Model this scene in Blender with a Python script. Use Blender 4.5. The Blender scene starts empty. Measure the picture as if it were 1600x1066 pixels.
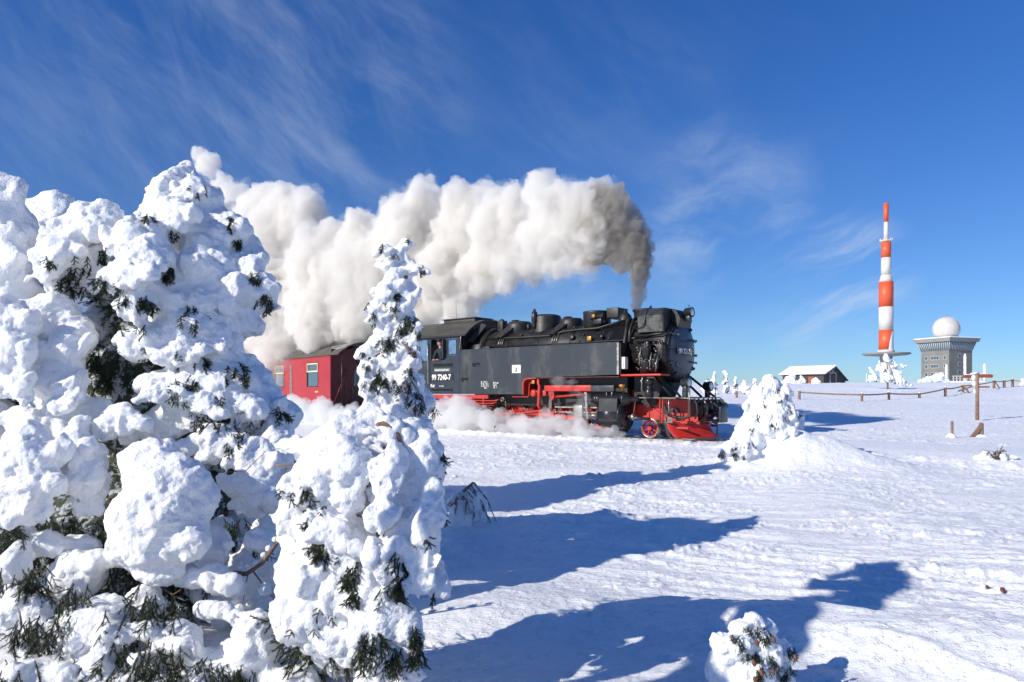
import bpy, bmesh, math, random
import numpy as np
from mathutils import Vector, Matrix, Euler, Quaternion
from mathutils.bvhtree import BVHTree
from math import sin, cos, pi, radians

SC = bpy.context.scene
COL = SC.collection
rng = random.Random(7)

# ------------------------------------------------------------------ camera, sky, sun, exposure
FPX, CX, HY, CAMZ = 1120.0, 800.0, 612.0, 1.27      # focal length, centre and horizon in photo pixels; eye height above rail
cd = bpy.data.cameras.new('camera')
cam = bpy.data.objects.new('camera', cd)
COL.objects.link(cam)
cam.location = (0, 0, CAMZ)
cam.rotation_euler = (radians(90), 0, 0)
cd.sensor_width = 36.0
cd.lens = 36.0 * FPX / 1600.0
cd.shift_y = (HY - 533.0) / 1600.0
cd.clip_start = 0.05
cd.clip_end = 6000
SC.camera = cam

SUN_EL = radians(27.0)
SUN_AZ = math.atan2(-0.86, -0.52)          # clockwise from +Y: behind the camera, to the left
sund = Vector((sin(SUN_AZ) * cos(SUN_EL), cos(SUN_AZ) * cos(SUN_EL), sin(SUN_EL)))
sl = bpy.data.lights.new('sun', 'SUN')
sl.energy = 3.9
sl.angle = radians(0.53)
sl.color = (1.0, 0.945, 0.835)
so = bpy.data.objects.new('sun', sl)
COL.objects.link(so)
so.rotation_euler = sund.to_track_quat('Z', 'Y').to_euler()
so.location = (-20, -14, 20)

SC.view_settings.view_transform = 'Standard'
SC.view_settings.look = 'None'
SC.view_settings.exposure = 0.38
SC.view_settings.gamma = 1.0
SC.view_settings.use_curve_mapping = False
SC.cycles.max_bounces = 14
SC.cycles.diffuse_bounces = 9
SC.cycles.glossy_bounces = 3
SC.cycles.transmission_bounces = 6
SC.cycles.transparent_max_bounces = 24
SC.cycles.volume_bounces = 10
SC.cycles.volume_max_steps = 256
SC.cycles.use_denoising = True


class NT:
    """short-hand for building node trees"""
    def __init__(s, tree):
        s.t = tree; s.n = tree.nodes; s.l = tree.links
    def node(s, typ, **kw):
        nd = s.n.new(typ)
        for k, v in kw.items():
            setattr(nd, k, v)
        return nd
    def put(s, sock, v):
        if isinstance(v, bpy.types.NodeSocket):
            s.l.new(v, sock)
        elif v is not None:
            if isinstance(v, (tuple, list)) and len(v) == 3 and sock.type == 'RGBA':
                v = (*v, 1)
            sock.default_value = v
    def math(s, op, a, b=None, c=None, clamp=False):
        nd = s.node('ShaderNodeMath', operation=op, use_clamp=clamp)
        for i, v in enumerate((a, b, c)):
            if v is not None: s.put(nd.inputs[i], v)
        return nd.outputs[0]
    def vmath(s, op, a, b=None, out=0):
        nd = s.node('ShaderNodeVectorMath', operation=op)
        s.put(nd.inputs[0], a)
        if b is not None: s.put(nd.inputs[1], b)
        return nd.outputs[out]
    def mix(s, f, a, b, blend='MIX'):
        nd = s.node('ShaderNodeMix', data_type='RGBA', blend_type=blend)
        s.put(nd.inputs[0], f); s.put(nd.inputs[6], a); s.put(nd.inputs[7], b)
        return nd.outputs[2]
    def noise(s, vec, scale, detail=4, rough=0.55, dist=0.0, dim='3D'):
        nd = s.node('ShaderNodeTexNoise', noise_dimensions=dim)
        if vec is not None: s.put(nd.inputs['Vector'], vec)
        s.put(nd.inputs['Scale'], scale); nd.inputs['Detail'].default_value = detail
        nd.inputs['Roughness'].default_value = rough; nd.inputs['Distortion'].default_value = dist
        return nd.outputs[0]
    def ramp(s, v, lo, hi, a=0.0, b=1.0):
        nd = s.node('ShaderNodeMapRange', interpolation_type='SMOOTHSTEP')
        s.put(nd.inputs[0], v)
        nd.inputs[1].default_value = lo; nd.inputs[2].default_value = hi
        nd.inputs[3].default_value = a; nd.inputs[4].default_value = b
        return nd.outputs[0]
    def comb(s, x, y, z):
        nd = s.node('ShaderNodeCombineXYZ')
        s.put(nd.inputs[0], x); s.put(nd.inputs[1], y); s.put(nd.inputs[2], z)
        return nd.outputs[0]


def build_world():
    w = bpy.data.worlds.new('World')
    SC.world = w
    w.use_nodes = True
    t = NT(w.node_tree)
    t.n.clear()
    out = t.node('ShaderNodeOutputWorld')
    bg = t.node('ShaderNodeBackground')
    t.l.new(bg.outputs[0], out.inputs[0])
    sky = t.node('ShaderNodeTexSky', sky_type='NISHITA')
    sky.sun_disc = False
    sky.sun_elevation = SUN_EL
    sky.sun_rotation = SUN_AZ
    sky.altitude = 1100
    sky.air_density = 1.0
    sky.dust_density = 0.15
    sky.ozone_density = 3.0
    geo = t.node('ShaderNodeTexCoord')
    d = geo.outputs['Generated']
    sp = t.node('ShaderNodeSeparateXYZ'); t.l.new(d, sp.inputs[0])
    az = t.math('ARCTAN2', sp.outputs[0], sp.outputs[1])
    el = t.math('ARCSINE', sp.outputs[2])
    # a cold winter sky is more saturated than the model
    gam = t.node('ShaderNodeGamma'); t.l.new(sky.outputs[0], gam.inputs[0]); gam.inputs[1].default_value = SKYG
    ft = t.ramp(el, 0.0, 0.6)
    tint = t.mix(1.0, gam.outputs[0], t.mix(ft, SKYH, SKYT), 'MULTIPLY')
    # cirrus: streaks in azimuth / elevation, thicker in a few banks
    def streaks(rot, sx, sy, seed, lo, hi, warp=0.25):
        c, s_ = cos(rot), sin(rot)
        wz = t.noise(t.comb(az, el, seed), 5.0, 3, 0.5)
        wv = t.math('MULTIPLY', t.math('SUBTRACT', wz, 0.5), warp * .35)
        a = t.math('ADD', t.math('MULTIPLY', az, c), t.math('MULTIPLY', el, s_))
        b = t.math('ADD', t.math('SUBTRACT', t.math('MULTIPLY', el, c), t.math('MULTIPLY', az, s_)), wv)
        n = t.noise(t.comb(t.math('MULTIPLY', a, sx), t.math('MULTIPLY', b, sy), seed), 1.0, 7, 0.62)
        return t.ramp(n, lo, hi)
    def bank(px, py, rad):
        v = Vector(((px - CX) / FPX, 1, (HY - py) / FPX)).normalized()
        dt = t.vmath('DOT_PRODUCT', d, tuple(v), out=1)
        return t.ramp(dt, cos(rad), 1.0)
    s1 = t.math('ADD', t.math('MULTIPLY', streaks(radians(-30), 2.6, 9.0, 1.7, 0.38, 0.95), .75), t.math('MULTIPLY', streaks(radians(-58), 4.0, 22.0, 3.3, 0.40, 0.95), .22))
    s2 = streaks(radians(24), 3.5, 17.0, 8.1, 0.40, 0.95)
    s3 = streaks(radians(8), 5.0, 10.0, 4.4, 0.38, 0.95, 0.4)
    def add(*a):
        r = a[0]
        for b in a[1:]: r = t.math('ADD', r, b)
        return r
    b1 = t.math('MULTIPLY', add(bank(150, 90, .30), bank(420, 140, .28), t.math('MULTIPLY', bank(560, 190, .20), 1.0), t.math('MULTIPLY', bank(930, 150, .2), .5)), s1)
    b2 = t.math('MULTIPLY', add(bank(1290, 450, .12), bank(1340, 420, .08)), s2)
    b3 = t.math('MULTIPLY', add(bank(1130, 310, .13), bank(1230, 395, .07), bank(1080, 400, .10), t.math('MULTIPLY', bank(1150, 560, .09), .7),
                                t.math('MULTIPLY', bank(850, 470, .15), .8)), s3)
    m = t.math('MULTIPLY', add(t.math('MULTIPLY', b1, .36), t.math('MULTIPLY', b2, .8), t.math('MULTIPLY', b3, .5),
                               t.math('MULTIPLY', t.math('MULTIPLY', s3, s1), .12)), 1.0, clamp=True)
    up = t.ramp(sp.outputs[2], 0.0, 0.06)
    m = t.math('MULTIPLY', m, up)
    col = t.mix(m, tint, CLOUDC)
    t.l.new(col, bg.inputs[0])
    bg.inputs[1].default_value = 0.125

SKYG = 1.0
SKYT = (0.18, 0.46, 0.86)
SKYH = (0.32, 0.46, 0.66)
CLOUDC = (3.9, 4.5, 5.4)
build_world()


# ------------------------------------------------------------------ materials
MATS = {}
def mat(name, col, rough=0.5, metal=0.0, var=0.12, vscale=6.0, bump=0.0, bscale=30.0, spec=0.5, col2=None, lo=.45, hi=.65, trans=0.0, streak=0, coat=0.0):
    if name in MATS: return MATS[name]
    m = bpy.data.materials.new(name); MATS[name] = m
    m.use_nodes = True
    t = NT(m.node_tree); b = t.n['Principled BSDF']
    tc = t.node('ShaderNodeTexCoord').outputs['Object']
    tv = tc
    if streak:
        mp = t.node('ShaderNodeMapping'); t.l.new(tc, mp.inputs[0]); mp.inputs['Scale'].default_value = (1, 1, streak); tv = mp.outputs[0]
    n = t.noise(tv, vscale, 6, 0.62)
    c2 = col2 if col2 else tuple(min(1, c * (1 - var)) for c in col)
    c1 = col if col2 else tuple(min(1, c * (1 + var)) for c in col)
    f = t.ramp(n, lo, hi)
    t.put(b.inputs['Base Color'], t.mix(f, c1, c2))
    r = t.math('MULTIPLY_ADD', n, 0.25, rough - 0.12)
    t.put(b.inputs['Roughness'], r)
    b.inputs['Metallic'].default_value = metal
    b.inputs['Specular IOR Level'].default_value = spec
    if trans: b.inputs['Transmission Weight'].default_value = trans
    if coat: b.inputs['Coat Weight'].default_value = coat
    if bump:
        bp = t.node('ShaderNodeBump'); bp.inputs['Strength'].default_value = 1.0
        bp.inputs['Distance'].default_value = bump
        t.put(bp.inputs['Height'], t.noise(tc, bscale, 4, 0.6))
        t.l.new(bp.outputs[0], b.inputs['Normal'])
    return m


def snow_mat(name, fine=0.004, fscale=60.0, coarse=0.02, cscale=9.0, streak=False, sss=0.0):
    m = bpy.data.materials.new(name); MATS[name] = m
    m.use_nodes = True
    t = NT(m.node_tree); b = t.n['Principled BSDF']
    tc = t.node('ShaderNodeTexCoord').outputs['Object']
    n1 = t.noise(tc, cscale, 6, 0.6)
    n2 = t.noise(tc, fscale, 4, 0.65)
    c = t.mix(n1, (0.92, 0.93, 0.945), (0.96, 0.963, 0.965))
    t.put(b.inputs['Base Color'], c)
    b.inputs['Roughness'].default_value = 0.55
    b.inputs['Specular IOR Level'].default_value = 0.35
    if sss:
        b.inputs['Subsurface Weight'].default_value = sss; b.inputs['Subsurface Radius'].default_value = (1.0, .9, .8); b.inputs['Subsurface Scale'].default_value = .03
    h = t.math('ADD', t.math('MULTIPLY', n1, coarse), t.math('MULTIPLY', n2, fine))
    if streak:
        mp = t.node('ShaderNodeMapping'); t.l.new(tc, mp.inputs[0])
        mp.inputs['Rotation'].default_value = (0, 0, radians(-18)); mp.inputs['Scale'].default_value = (1.6, 4.0, 1)
        n3 = t.noise(mp.outputs[0], 3.0, 8, 0.7)
        h = t.math('ADD', h, t.math('MULTIPLY', n3, 0.032))
        n4 = t.noise(tc, 16, 5, 0.7)
        h = t.math('ADD', h, t.math('MULTIPLY', t.ramp(n4, .5, .8), 0.012))
    bp = t.node('ShaderNodeBump'); bp.inputs['Strength'].default_value = 1.0; bp.inputs['Distance'].default_value = 1.0
    t.put(bp.inputs['Height'], h)
    t.l.new(bp.outputs[0], b.inputs['Normal'])
    return m

SNOW_G = snow_mat('wind packed snow', 0.0025, 45, 0.012, 7, streak=True)
SNOW_T = snow_mat('rime snow', 0.006, 75, 0.022, 20, sss=.2)
SNOW_F = snow_mat('far rime snow', 0.02, 6, 0.05, 2)
NEEDLE = mat('spruce needles', (0.022, 0.036, 0.013), 0.55, var=.3, vscale=40, col2=(0.048, 0.055, 0.020))
def frost_needles():
    m = NEEDLE; t = NT(m.node_tree); b = t.n['Principled BSDF']
    old = b.inputs['Base Color'].links[0].from_socket
    tc = t.node('ShaderNodeTexCoord').outputs['Object']
    g = t.node('ShaderNodeNewGeometry')
    n = t.noise(g.outputs['Position'], 7.0, 4, .6)
    n2 = t.noise(g.outputs['Position'], 45.0, 2, .6)
    f = t.math('MULTIPLY', t.ramp(n, .55, .66), t.ramp(n2, .46, .58))
    t.put(b.inputs['Base Color'], t.mix(t.math('MULTIPLY', f, .85), old, (.62, .65, .68)))
frost_needles()
BARK = mat('bark', (0.16, 0.10, 0.065), 0.85, var=.3, vscale=30, bump=.004, bscale=60)
CONE = mat('spruce cone', (0.13, 0.050, 0.022), 0.6, var=.3, vscale=60)
WOOD = mat('weathered timber', (0.21, 0.125, 0.085), 0.8, var=.3, vscale=9, bump=.004, bscale=40)
WOODR = mat('stained sign board', (0.30, 0.075, 0.035), 0.7, var=.2, vscale=9)

# ------------------------------------------------------------------ mesh building
class MB:
    def __init__(s): s.v = []; s.f = []; s.sm = []
    def add(s, vs, fs, smooth=False):
        o = len(s.v); s.v += [tuple(v) for v in vs]
        s.f += [tuple(i + o for i in f) for f in fs]; s.sm += [smooth] * len(fs)
        return s
    def box(s, a, b, bev=0.0):
        x0, x1 = sorted((a[0], b[0])); y0, y1 = sorted((a[1], b[1])); z0, z1 = sorted((a[2], b[2]))
        if bev:
            bm = bmesh.new(); bmesh.ops.create_cube(bm, size=1)
            for v in bm.verts:
                v.co = ((v.co.x + .5) * (x1 - x0) + x0, (v.co.y + .5) * (y1 - y0) + y0, (v.co.z + .5) * (z1 - z0) + z0)
            bmesh.ops.bevel(bm, geom=bm.edges[:], offset=min(bev, .45 * min(x1 - x0, y1 - y0, z1 - z0)), segments=2, affect='EDGES', profile=.6)
            bm.verts.index_update()
            s.add([v.co[:] for v in bm.verts], [[v.index for v in f.verts] for f in bm.faces], True); bm.free()
            return s
        vs = [(x0, y0, z0), (x1, y0, z0), (x1, y1, z0), (x0, y1, z0), (x0, y0, z1), (x1, y0, z1), (x1, y1, z1), (x0, y1, z1)]
        return s.add(vs, [(0, 3, 2, 1), (4, 5, 6, 7), (0, 1, 5, 4), (1, 2, 6, 5), (2, 3, 7, 6), (3, 0, 4, 7)])
    def tube(s, pts, r, n=8, cap=True):
        """swept round section; r a number or a list"""
        pts = [Vector(p) for p in pts]
        rr = r if isinstance(r, (list, tuple)) else [r] * len(pts)
        vs = []; up = None
        for i, p in enumerate(pts):
            a = pts[max(i - 1, 0)]; b = pts[min(i + 1, len(pts) - 1)]
            d = (b - a).normalized()
            if up is None:
                up = d.orthogonal().normalized()
            else:
                up = (up - d * up.dot(d))
                up = up.normalized() if up.length > 1e-6 else d.orthogonal().normalized()
            q = d.cross(up)
            for k in range(n):
                an = 2 * pi * k / n
                vs.append(p + (up * cos(an) + q * sin(an)) * rr[i])
        fs = []
        for i in range(len(pts) - 1):
            for k in range(n):
                k2 = (k + 1) % n
                fs.append((i * n + k, i * n + k2, (i + 1) * n + k2, (i + 1) * n + k))
        s.add(vs, fs, True)
        if cap:
            o = len(s.v) - len(vs)
            s.f.append(tuple(o + k for k in reversed(range(n)))); s.sm.append(False)
            s.f.append(tuple(o + (len(pts) - 1) * n + k for k in range(n))); s.sm.append(False)
        return s
    def lathe(s, o, axis, prof, n=32, smooth=True, close=True):
        """prof = [(along, radius)...] round axis through o"""
        o = Vector(o); ax = Vector(axis).normalized(); e1 = ax.orthogonal().normalized(); e2 = ax.cross(e1)
        vs = []
        for (h, r) in prof:
            for k in range(n):
                an = 2 * pi * k / n
                vs.append(o + ax * h + (e1 * cos(an) + e2 * sin(an)) * max(r, 1e-4))
        m = len(prof); fs = []
        for i in range(m - 1):
            for k in range(n):
                k2 = (k + 1) % n
                fs.append((i * n + k, i * n + k2, (i + 1) * n + k2, (i + 1) * n + k))
        s.add(vs, fs, smooth)
        if close:
            b = len(s.v) - len(vs)
            s.f.append(tuple(b + k for k in reversed(range(n)))); s.sm.append(False)
            s.f.append(tuple(b + (m - 1) * n + k for k in range(n))); s.sm.append(False)
        return s
    def prism(s, poly, axis, a, b):
        """extrude a 2-D outline along axis 'x','y','z' from a to b"""
        def P(p, t):
            if axis == 'y': return (p[0], t, p[1])
            if axis == 'x': return (t, p[0], p[1])
            return (p[0], p[1], t)
        n = len(poly)
        vs = [P(p, a) for p in poly] + [P(p, b) for p in poly]
        fs = [tuple(range(n)), tuple(range(2 * n - 1, n - 1, -1))] + [((i + 1) % n, i, n + i, n + (i + 1) % n) for i in range(n)]
        return s.add(vs, fs)
    def ball(s, c, r, n=12, sc=(1, 1, 1)):
        c = Vector(c); vs = []; fs = []
        m = n // 2
        for i in range(m + 1):
            th = pi * i / m
            for k in range(n):
                ph = 2 * pi * k / n
                vs.append(c + Vector((sin(th) * cos(ph) * sc[0], sin(th) * sin(ph) * sc[1], cos(th) * sc[2])) * r)
        for i in range(m):
            for k in range(n):
                k2 = (k + 1) % n
                fs.append((i * n + k, (i + 1) * n + k, (i + 1) * n + k2, i * n + k2))
        return s.add(vs, fs, True)
    def torus(s, c, axis, R, r, n=24, m=8):
        c = Vector(c); ax = Vector(axis).normalized(); e1 = ax.orthogonal().normalized(); e2 = ax.cross(e1)
        vs = []; fs = []
        for i in range(n):
            a = 2 * pi * i / n; e = e1 * cos(a) + e2 * sin(a)
            for k in range(m):
                b = 2 * pi * k / m
                vs.append(c + e * (R + r * cos(b)) + ax * r * sin(b))
        for i in range(n):
            for k in range(m):
                i2 = (i + 1) % n; k2 = (k + 1) % m
                fs.append((i * m + k, i2 * m + k, i2 * m + k2, i * m + k2))
        return s.add(vs, fs, True)
    def obj(s, name, m, parent=None, label=None):
        me = bpy.data.meshes.new(name); me.from_pydata(s.v, [], s.f); me.polygons.foreach_set('use_smooth', s.sm)
        bm = bmesh.new(); bm.from_mesh(me); bmesh.ops.recalc_face_normals(bm, faces=bm.faces); bm.to_mesh(me); bm.free()
        me.update()
        me.materials.append(m)
        o = bpy.data.objects.new(name, me); COL.objects.link(o)
        if parent is not None: o.parent = parent
        if label: o['label'] = label
        return o


def thing(name, label, cat, loc=(0, 0, 0), rz=0.0, group=None):
    o = bpy.data.objects.new(name, None); COL.objects.link(o)
    o.location = loc; o.rotation_euler = (0, 0, rz); o.empty_display_size = .2
    return tag(o, label, cat, group)

def tag(o, label, cat, group=None):
    o['label'] = label; o['category'] = cat
    if group: o['group'] = group
    return o

def kind(o, k):
    o['kind'] = k
    return o

def text(s, size, loc, xdir, ydir, m, parent, name='lettering', depth=.004, bold=0.0, align='LEFT', sx=1.0):
    c = bpy.data.curves.new('text', 'FONT'); c.body = s; c.size = size; c.extrude = depth; c.offset = bold
    c.align_x = align; c.resolution_u = 3; c.space_character = 1.02
    o = bpy.data.objects.new('tmp', c); COL.objects.link(o)
    me = bpy.data.meshes.new_from_object(o.evaluated_get(bpy.context.evaluated_depsgraph_get()))
    bpy.data.objects.remove(o)
    X = Vector(xdir).normalized(); Y = Vector(ydir).normalized(); Z = X.cross(Y)
    M = Matrix(((X[0] * sx, Y[0], Z[0], loc[0]), (X[1] * sx, Y[1], Z[1], loc[1]), (X[2] * sx, Y[2], Z[2], loc[2]), (0, 0, 0, 1)))
    me.transform(M); me.materials.clear(); me.materials.append(m)
    r = bpy.data.objects.new(name, me); COL.objects.link(r); r.parent = parent
    return r

# ------------------------------------------------------------------ numeric noise (for relief)
_P = np.random.RandomState(11).permutation(512)
_P = np.concatenate([_P, _P])
_ang = np.random.RandomState(5).rand(1024) * 2 * pi
_G = np.stack([np.cos(_ang), np.sin(_ang)], 1)
def gnoise(x, y, seed=0):
    x = np.asarray(x, float) + seed * 17.31; y = np.asarray(y, float) + seed * 9.73
    xi = np.floor(x).astype(int); yi = np.floor(y).astype(int); xf = x - xi; yf = y - yi
    u = xf * xf * xf * (xf * (xf * 6 - 15) + 10); v = yf * yf * yf * (yf * (yf * 6 - 15) + 10)
    def g(ix, iy, dx, dy):
        h = _P[(_P[ix & 511] + iy) & 511]
        return _G[h, 0] * dx + _G[h, 1] * dy
    a = g(xi, yi, xf, yf); b = g(xi + 1, yi, xf - 1, yf); c = g(xi, yi + 1, xf, yf - 1); d = g(xi + 1, yi + 1, xf - 1, yf - 1)
    return (a + (b - a) * u) * (1 - v) + (c + (d - c) * u) * v      # about -0.7..0.7
def fbm(x, y, oct=4, seed=0, rough=.5):
    r = 0; a = 1.0; f = 1.0
    for i in range(oct):
        r = r + a * gnoise(x * f, y * f, seed + i); a *= rough; f *= 2.03
    return r
def sstep(a, b, x):
    t = np.clip((x - a) / (b - a), 0, 1); return t * t * (3 - 2 * t)

# ------------------------------------------------------------------ where the train stands
LOCO = Vector((3.78, 20.18, 0)); _a = math.atan(1360 / 1120.0)
LF = Vector((sin(_a), -cos(_a), 0)); LN = Vector((-cos(_a), -sin(_a), 0))
_c = math.atan(880 / 1120.0)
CF = Vector((sin(_c), -cos(_c), 0)); CN = Vector((-cos(_c), -sin(_c), 0))
CARC = Vector((-7.35, 29.0, 0)) - CN * 1.28     # centre of the carriage's front end

def track_pts():
    """centre line of the track: straight under the engine, bending behind it to the carriage"""
    pts = [LOCO + LF * 60, LOCO + LF * 30, LOCO + LF * 4, LOCO, LOCO - LF * 7.5]
    p3 = CARC - CF * 0.5
    a = LOCO - LF * 9.0
    for t in (0.25, 0.5, 0.75):
        pts.append(a.lerp(p3, t) + (a - p3).cross(Vector((0, 0, 1))).normalized() * 0)
    pts += [p3, CARC - CF * 14, CARC - CF * 40]
    return pts
TP = track_pts()

def seg_dist(x, y):
    d = np.full(np.shape(x), 1e9)
    for a, b in zip(TP[:-1], TP[1:]):
        ax, ay = a.x, a.y; bx, by = b.x - a.x, b.y - a.y; L = bx * bx + by * by
        t = np.clip(((x - ax) * bx + (y - ay) * by) / L, 0, 1)
        d = np.minimum(d, np.hypot(x - ax - t * bx, y - ay - t * by))
    return d

def gauss(x, y, cx, cy, sx, sy, rot=0.0):
    c, s = cos(rot), sin(rot); dx = x - cx; dy = y - cy
    a = (dx * c + dy * s) / sx; b = (-dx * s + dy * c) / sy
    return np.exp(-(a * a + b * b))

def HT(x, y, fine=True):
    """height of the snow surface"""
    x = np.asarray(x, float); y = np.asarray(y, float)
    r = np.hypot(x, y)
    z = -0.36 + 0.34 * sstep(5.5, 19, y)
    up = np.where(y < 90, np.maximum(y - 21, 0) * 0.0345, 0)
    up = np.where(y >= 90, 69 * 0.0345 + (y - 90) * 0.012 - np.maximum(y - 90, 0) ** 2 * 0.00028, up)
    up = np.maximum(up, -40.0)
    z = z + up
    far = sstep(20, 60, r)
    z = z + far * 0.35 * fbm(x / 22, y / 22, 3, 3) * np.minimum(1, 60 / np.maximum(y, 60))
    sd = seg_dist(x, y)
    tr = 1 - sstep(1.6, 4.0, sd)
    # drifts of the foreground
    near = 1 - sstep(16, 26, r)
    d = 0.10 * fbm(x / 3.1 + .3, y / 2.1, 2, 21)
    d += 0.19 * np.exp(-((x - 0.35) / 1.7) ** 2) * np.where(y < 8.05, np.exp(-((y - 8.05) / .95) ** 2), np.exp(-((y - 8.05) / .22) ** 2))   # ridge with a steep lee side
    d += 0.15 * gauss(x, y, 1.15, 8.85, .42, .20, .2)
    d += 0.16 * gauss(x, y, 1.9, 4.7, 1.3, .45, -.45)
    d += 0.12 * gauss(x, y, -.2, 5.2, .7, .5, .3)
    d -= 0.10 * gauss(x, y, 0.5, 9.9, 1.6, .8, .2)
    d += 0.18 * gauss(x, y, 3.6, 3.9, 2.0, .35, -.5)
    # drift banked up behind the lone spruce
    X, Y = 5.15, 13.6
    XC = X - .12
    d += 0.66 * np.exp(-np.abs((x - XC) / np.where(x > XC, 1.35, .85)) ** 1.8) * np.exp(-np.abs((y - Y + .15) / np.where(y > Y - .15, .9, .62)) ** 2.2) * (1 + .14 * fbm(x / .6, y / .5, 3, 91))
    d += 0.14 * gauss(x, y, 6.3, 13.5, 1.3, .9, 0)
    d -= 0.22 * gauss(x, y, 4.62, 13.05, .30, .22, 0)
    z = z + d * near * (1 - tr)
    bank = np.exp(-((sd - 2.0) / .42) ** 2) * (1 - sstep(24, 30, r))
    z = z + bank * (.05 + .10 * np.maximum(fbm(x / .35, y / .30, 3, 95) + .1, 0))
    if fine:
        # long wind sculpted ribs in the near field
        c2, s2 = cos(-.42), sin(-.42); a2 = x * c2 + y * s2 + .35 * fbm(x / 2, y / 2, 2, 88); b2 = -x * s2 + y * c2 + .22 * fbm(x / 1.6, y / 1.3, 2, 89)
        rib = 1 - np.abs(fbm(a2 / 2.6, b2 / .42, 2, 85, .5)) * 2.2
        z = z + .040 * np.maximum(rib, 0) ** 2 * (1 - sstep(7, 13, r)) * sstep(.2, 2.2, x + .25 * (y - 4))
        # sastrugi: low scarps drawn out along the wind
        c, s = cos(-.22), sin(-.22); a = x * c + y * s; b = -x * s + y * c
        sas = fbm(a / 1.5, b / .38, 4, 31, .55)
        sas2 = np.abs(fbm(a / .9 + 3, b / .35, 3, 41, .55))
        m = sstep(-.2, .5, fbm(x / 4, y / 3, 2, 51) + .25)
        w = sstep(3.0, 9.0, r)
        amp = (0.016 + 0.030 * w) * (1 - .75 * tr)
        z = z + amp * (sas * .8 - sas2 * .7) * (.35 + .65 * m)
        z = z + (0.007 + 0.010 * w) * fbm(x / .17, y / .12, 3, 61, .6) * (.3 + .7 * m)
        lump = np.maximum(fbm(x / .22, y / .15, 3, 71, .6) - .18, 0)
        lump2 = np.maximum(fbm(x / .10, y / .075, 2, 76, .6) - .12, 0)
        pm = sstep(-.05, .30, fbm(x / 1.8, y / 1.0, 3, 79))
        z = z + ((0.025 + 0.05 * w) * lump + (0.014 + .022 * w) * lump2 * (r < 16)) * (.12 + .88 * pm)
    al = (x - LOCO.x) * LF.x + (y - LOCO.y) * LF.y
    bed = np.where(al < 2.6, np.minimum(z, -0.03 + .3 * z), z)
    z = np.where(sd < 1.6, bed, z)
    cover = (1 - sstep(.8, 2.6, sd)) * sstep(2.6, 4.2, al)
    z = z * (1 - cover) + cover * np.maximum(z, 0.075 + .4 * z)
    return z

def H(x, y): return float(HT(np.array([x]), np.array([y]))[0])

def onpix(px, py, d):
    return Vector(((px - CX) / FPX * d, d, CAMZ + (HY - py) / FPX * d))

def ground_at(px, py):
    """where the ray through a photo pixel meets the snow"""
    k = (px - CX) / FPX; s = (HY - py) / FPX
    ds = np.concatenate([np.arange(2.5, 30, .05), np.arange(30, 110, .2)])
    z = HT(k * ds, ds, False); ray = CAMZ + s * ds
    i = np.argmax(z >= ray)
    if not (z >= ray).any(): i = int(np.argmin(ray - z))
    d = float(ds[i])
    return Vector((k * d, d, H(k * d, d)))

def build_ground():
    th = np.concatenate([np.linspace(-180, -48, 70)[:-1], np.linspace(-48, -10, 170)[:-1], np.linspace(-10, 42, 640)[:-1], np.linspace(42, 180, 80)[:-1]])
    rr = np.concatenate([[0.4], np.geomspace(1.2, 3.0, 20)[:-1], np.geomspace(3.0, 26, 430)[:-1], np.geomspace(26, 110, 170)[:-1], np.geomspace(110, 2600, 40)])
    T, R = np.meshgrid(np.radians(th), rr)
    X = R * np.sin(T); Y = R * np.cos(T); Z = HT(X, Y)
    nr, nt = X.shape
    co = np.stack([X.ravel(), Y.ravel(), Z.ravel()], 1)
    idx = np.arange(nr * nt).reshape(nr, nt)
    a = idx[:-1, :]; b = np.roll(idx, -1, 1)[:-1, :]; c = np.roll(idx, -1, 1)[1:, :]; d = idx[1:, :]
    q = np.stack([a.ravel(), b.ravel(), c.ravel(), d.ravel()], 1)
    co = np.vstack([co, [[0, 0, H(0, 0)]]])
    ce = len(co) - 1
    tri = np.stack([np.full(nt, ce), np.roll(idx[0], -1), idx[0]], 1)
    me = bpy.data.meshes.new('snow_ground')
    me.vertices.add(len(co)); me.vertices.foreach_set('co', co.ravel())
    nl = q.size + tri.size
    me.loops.add(nl); me.loops.foreach_set('vertex_index', np.concatenate([q.ravel(), tri.ravel()]))
    me.polygons.add(len(q) + len(tri))
    me.polygons.foreach_set('loop_start', np.concatenate([np.arange(len(q)) * 4, q.size + np.arange(len(tri)) * 3]))
    me.update(calc_edges=True); me.validate()
    me.polygons.foreach_set('use_smooth', [True] * len(me.polygons))
    me.materials.append(SNOW_G)
    o = bpy.data.objects.new('snow_ground', me); COL.objects.link(o)
    kind(o, 'structure'); o['label'] = 'wind carved snow field rising to a low crest'
    return o
build_ground()

# ------------------------------------------------------------------ railway
BLACK = mat('engine black paint', (0.015, 0.016, 0.018), 0.34, var=.25, vscale=3, bump=.002, bscale=18, col2=(0.034, 0.033, 0.032), lo=.5, hi=.75)
SOOT = mat('sooty black', (0.009, 0.0085, 0.008), 0.48, var=.3, vscale=5, bump=.004, bscale=25, col2=(0.026, 0.023, 0.020), lo=.45, hi=.7)
TANKM = mat('blue black tank paint', (0.026, 0.031, 0.037), 0.34, vscale=2.6, streak=.4, bump=.0012, bscale=5, col2=(0.075, 0.074, 0.070), lo=.48, hi=.72)
CABM = mat('blue black cab paint', (0.022, 0.028, 0.037), 0.36, vscale=1.6, bump=.001, bscale=6, col2=(0.055, 0.060, 0.066), lo=.5, hi=.75)
DOORM = mat('smokebox door bluish shade', (0.045, 0.055, 0.080), 0.42, vscale=3, bump=.002, bscale=9)  # bluish cast of the unlit engine front put into the colour
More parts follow.
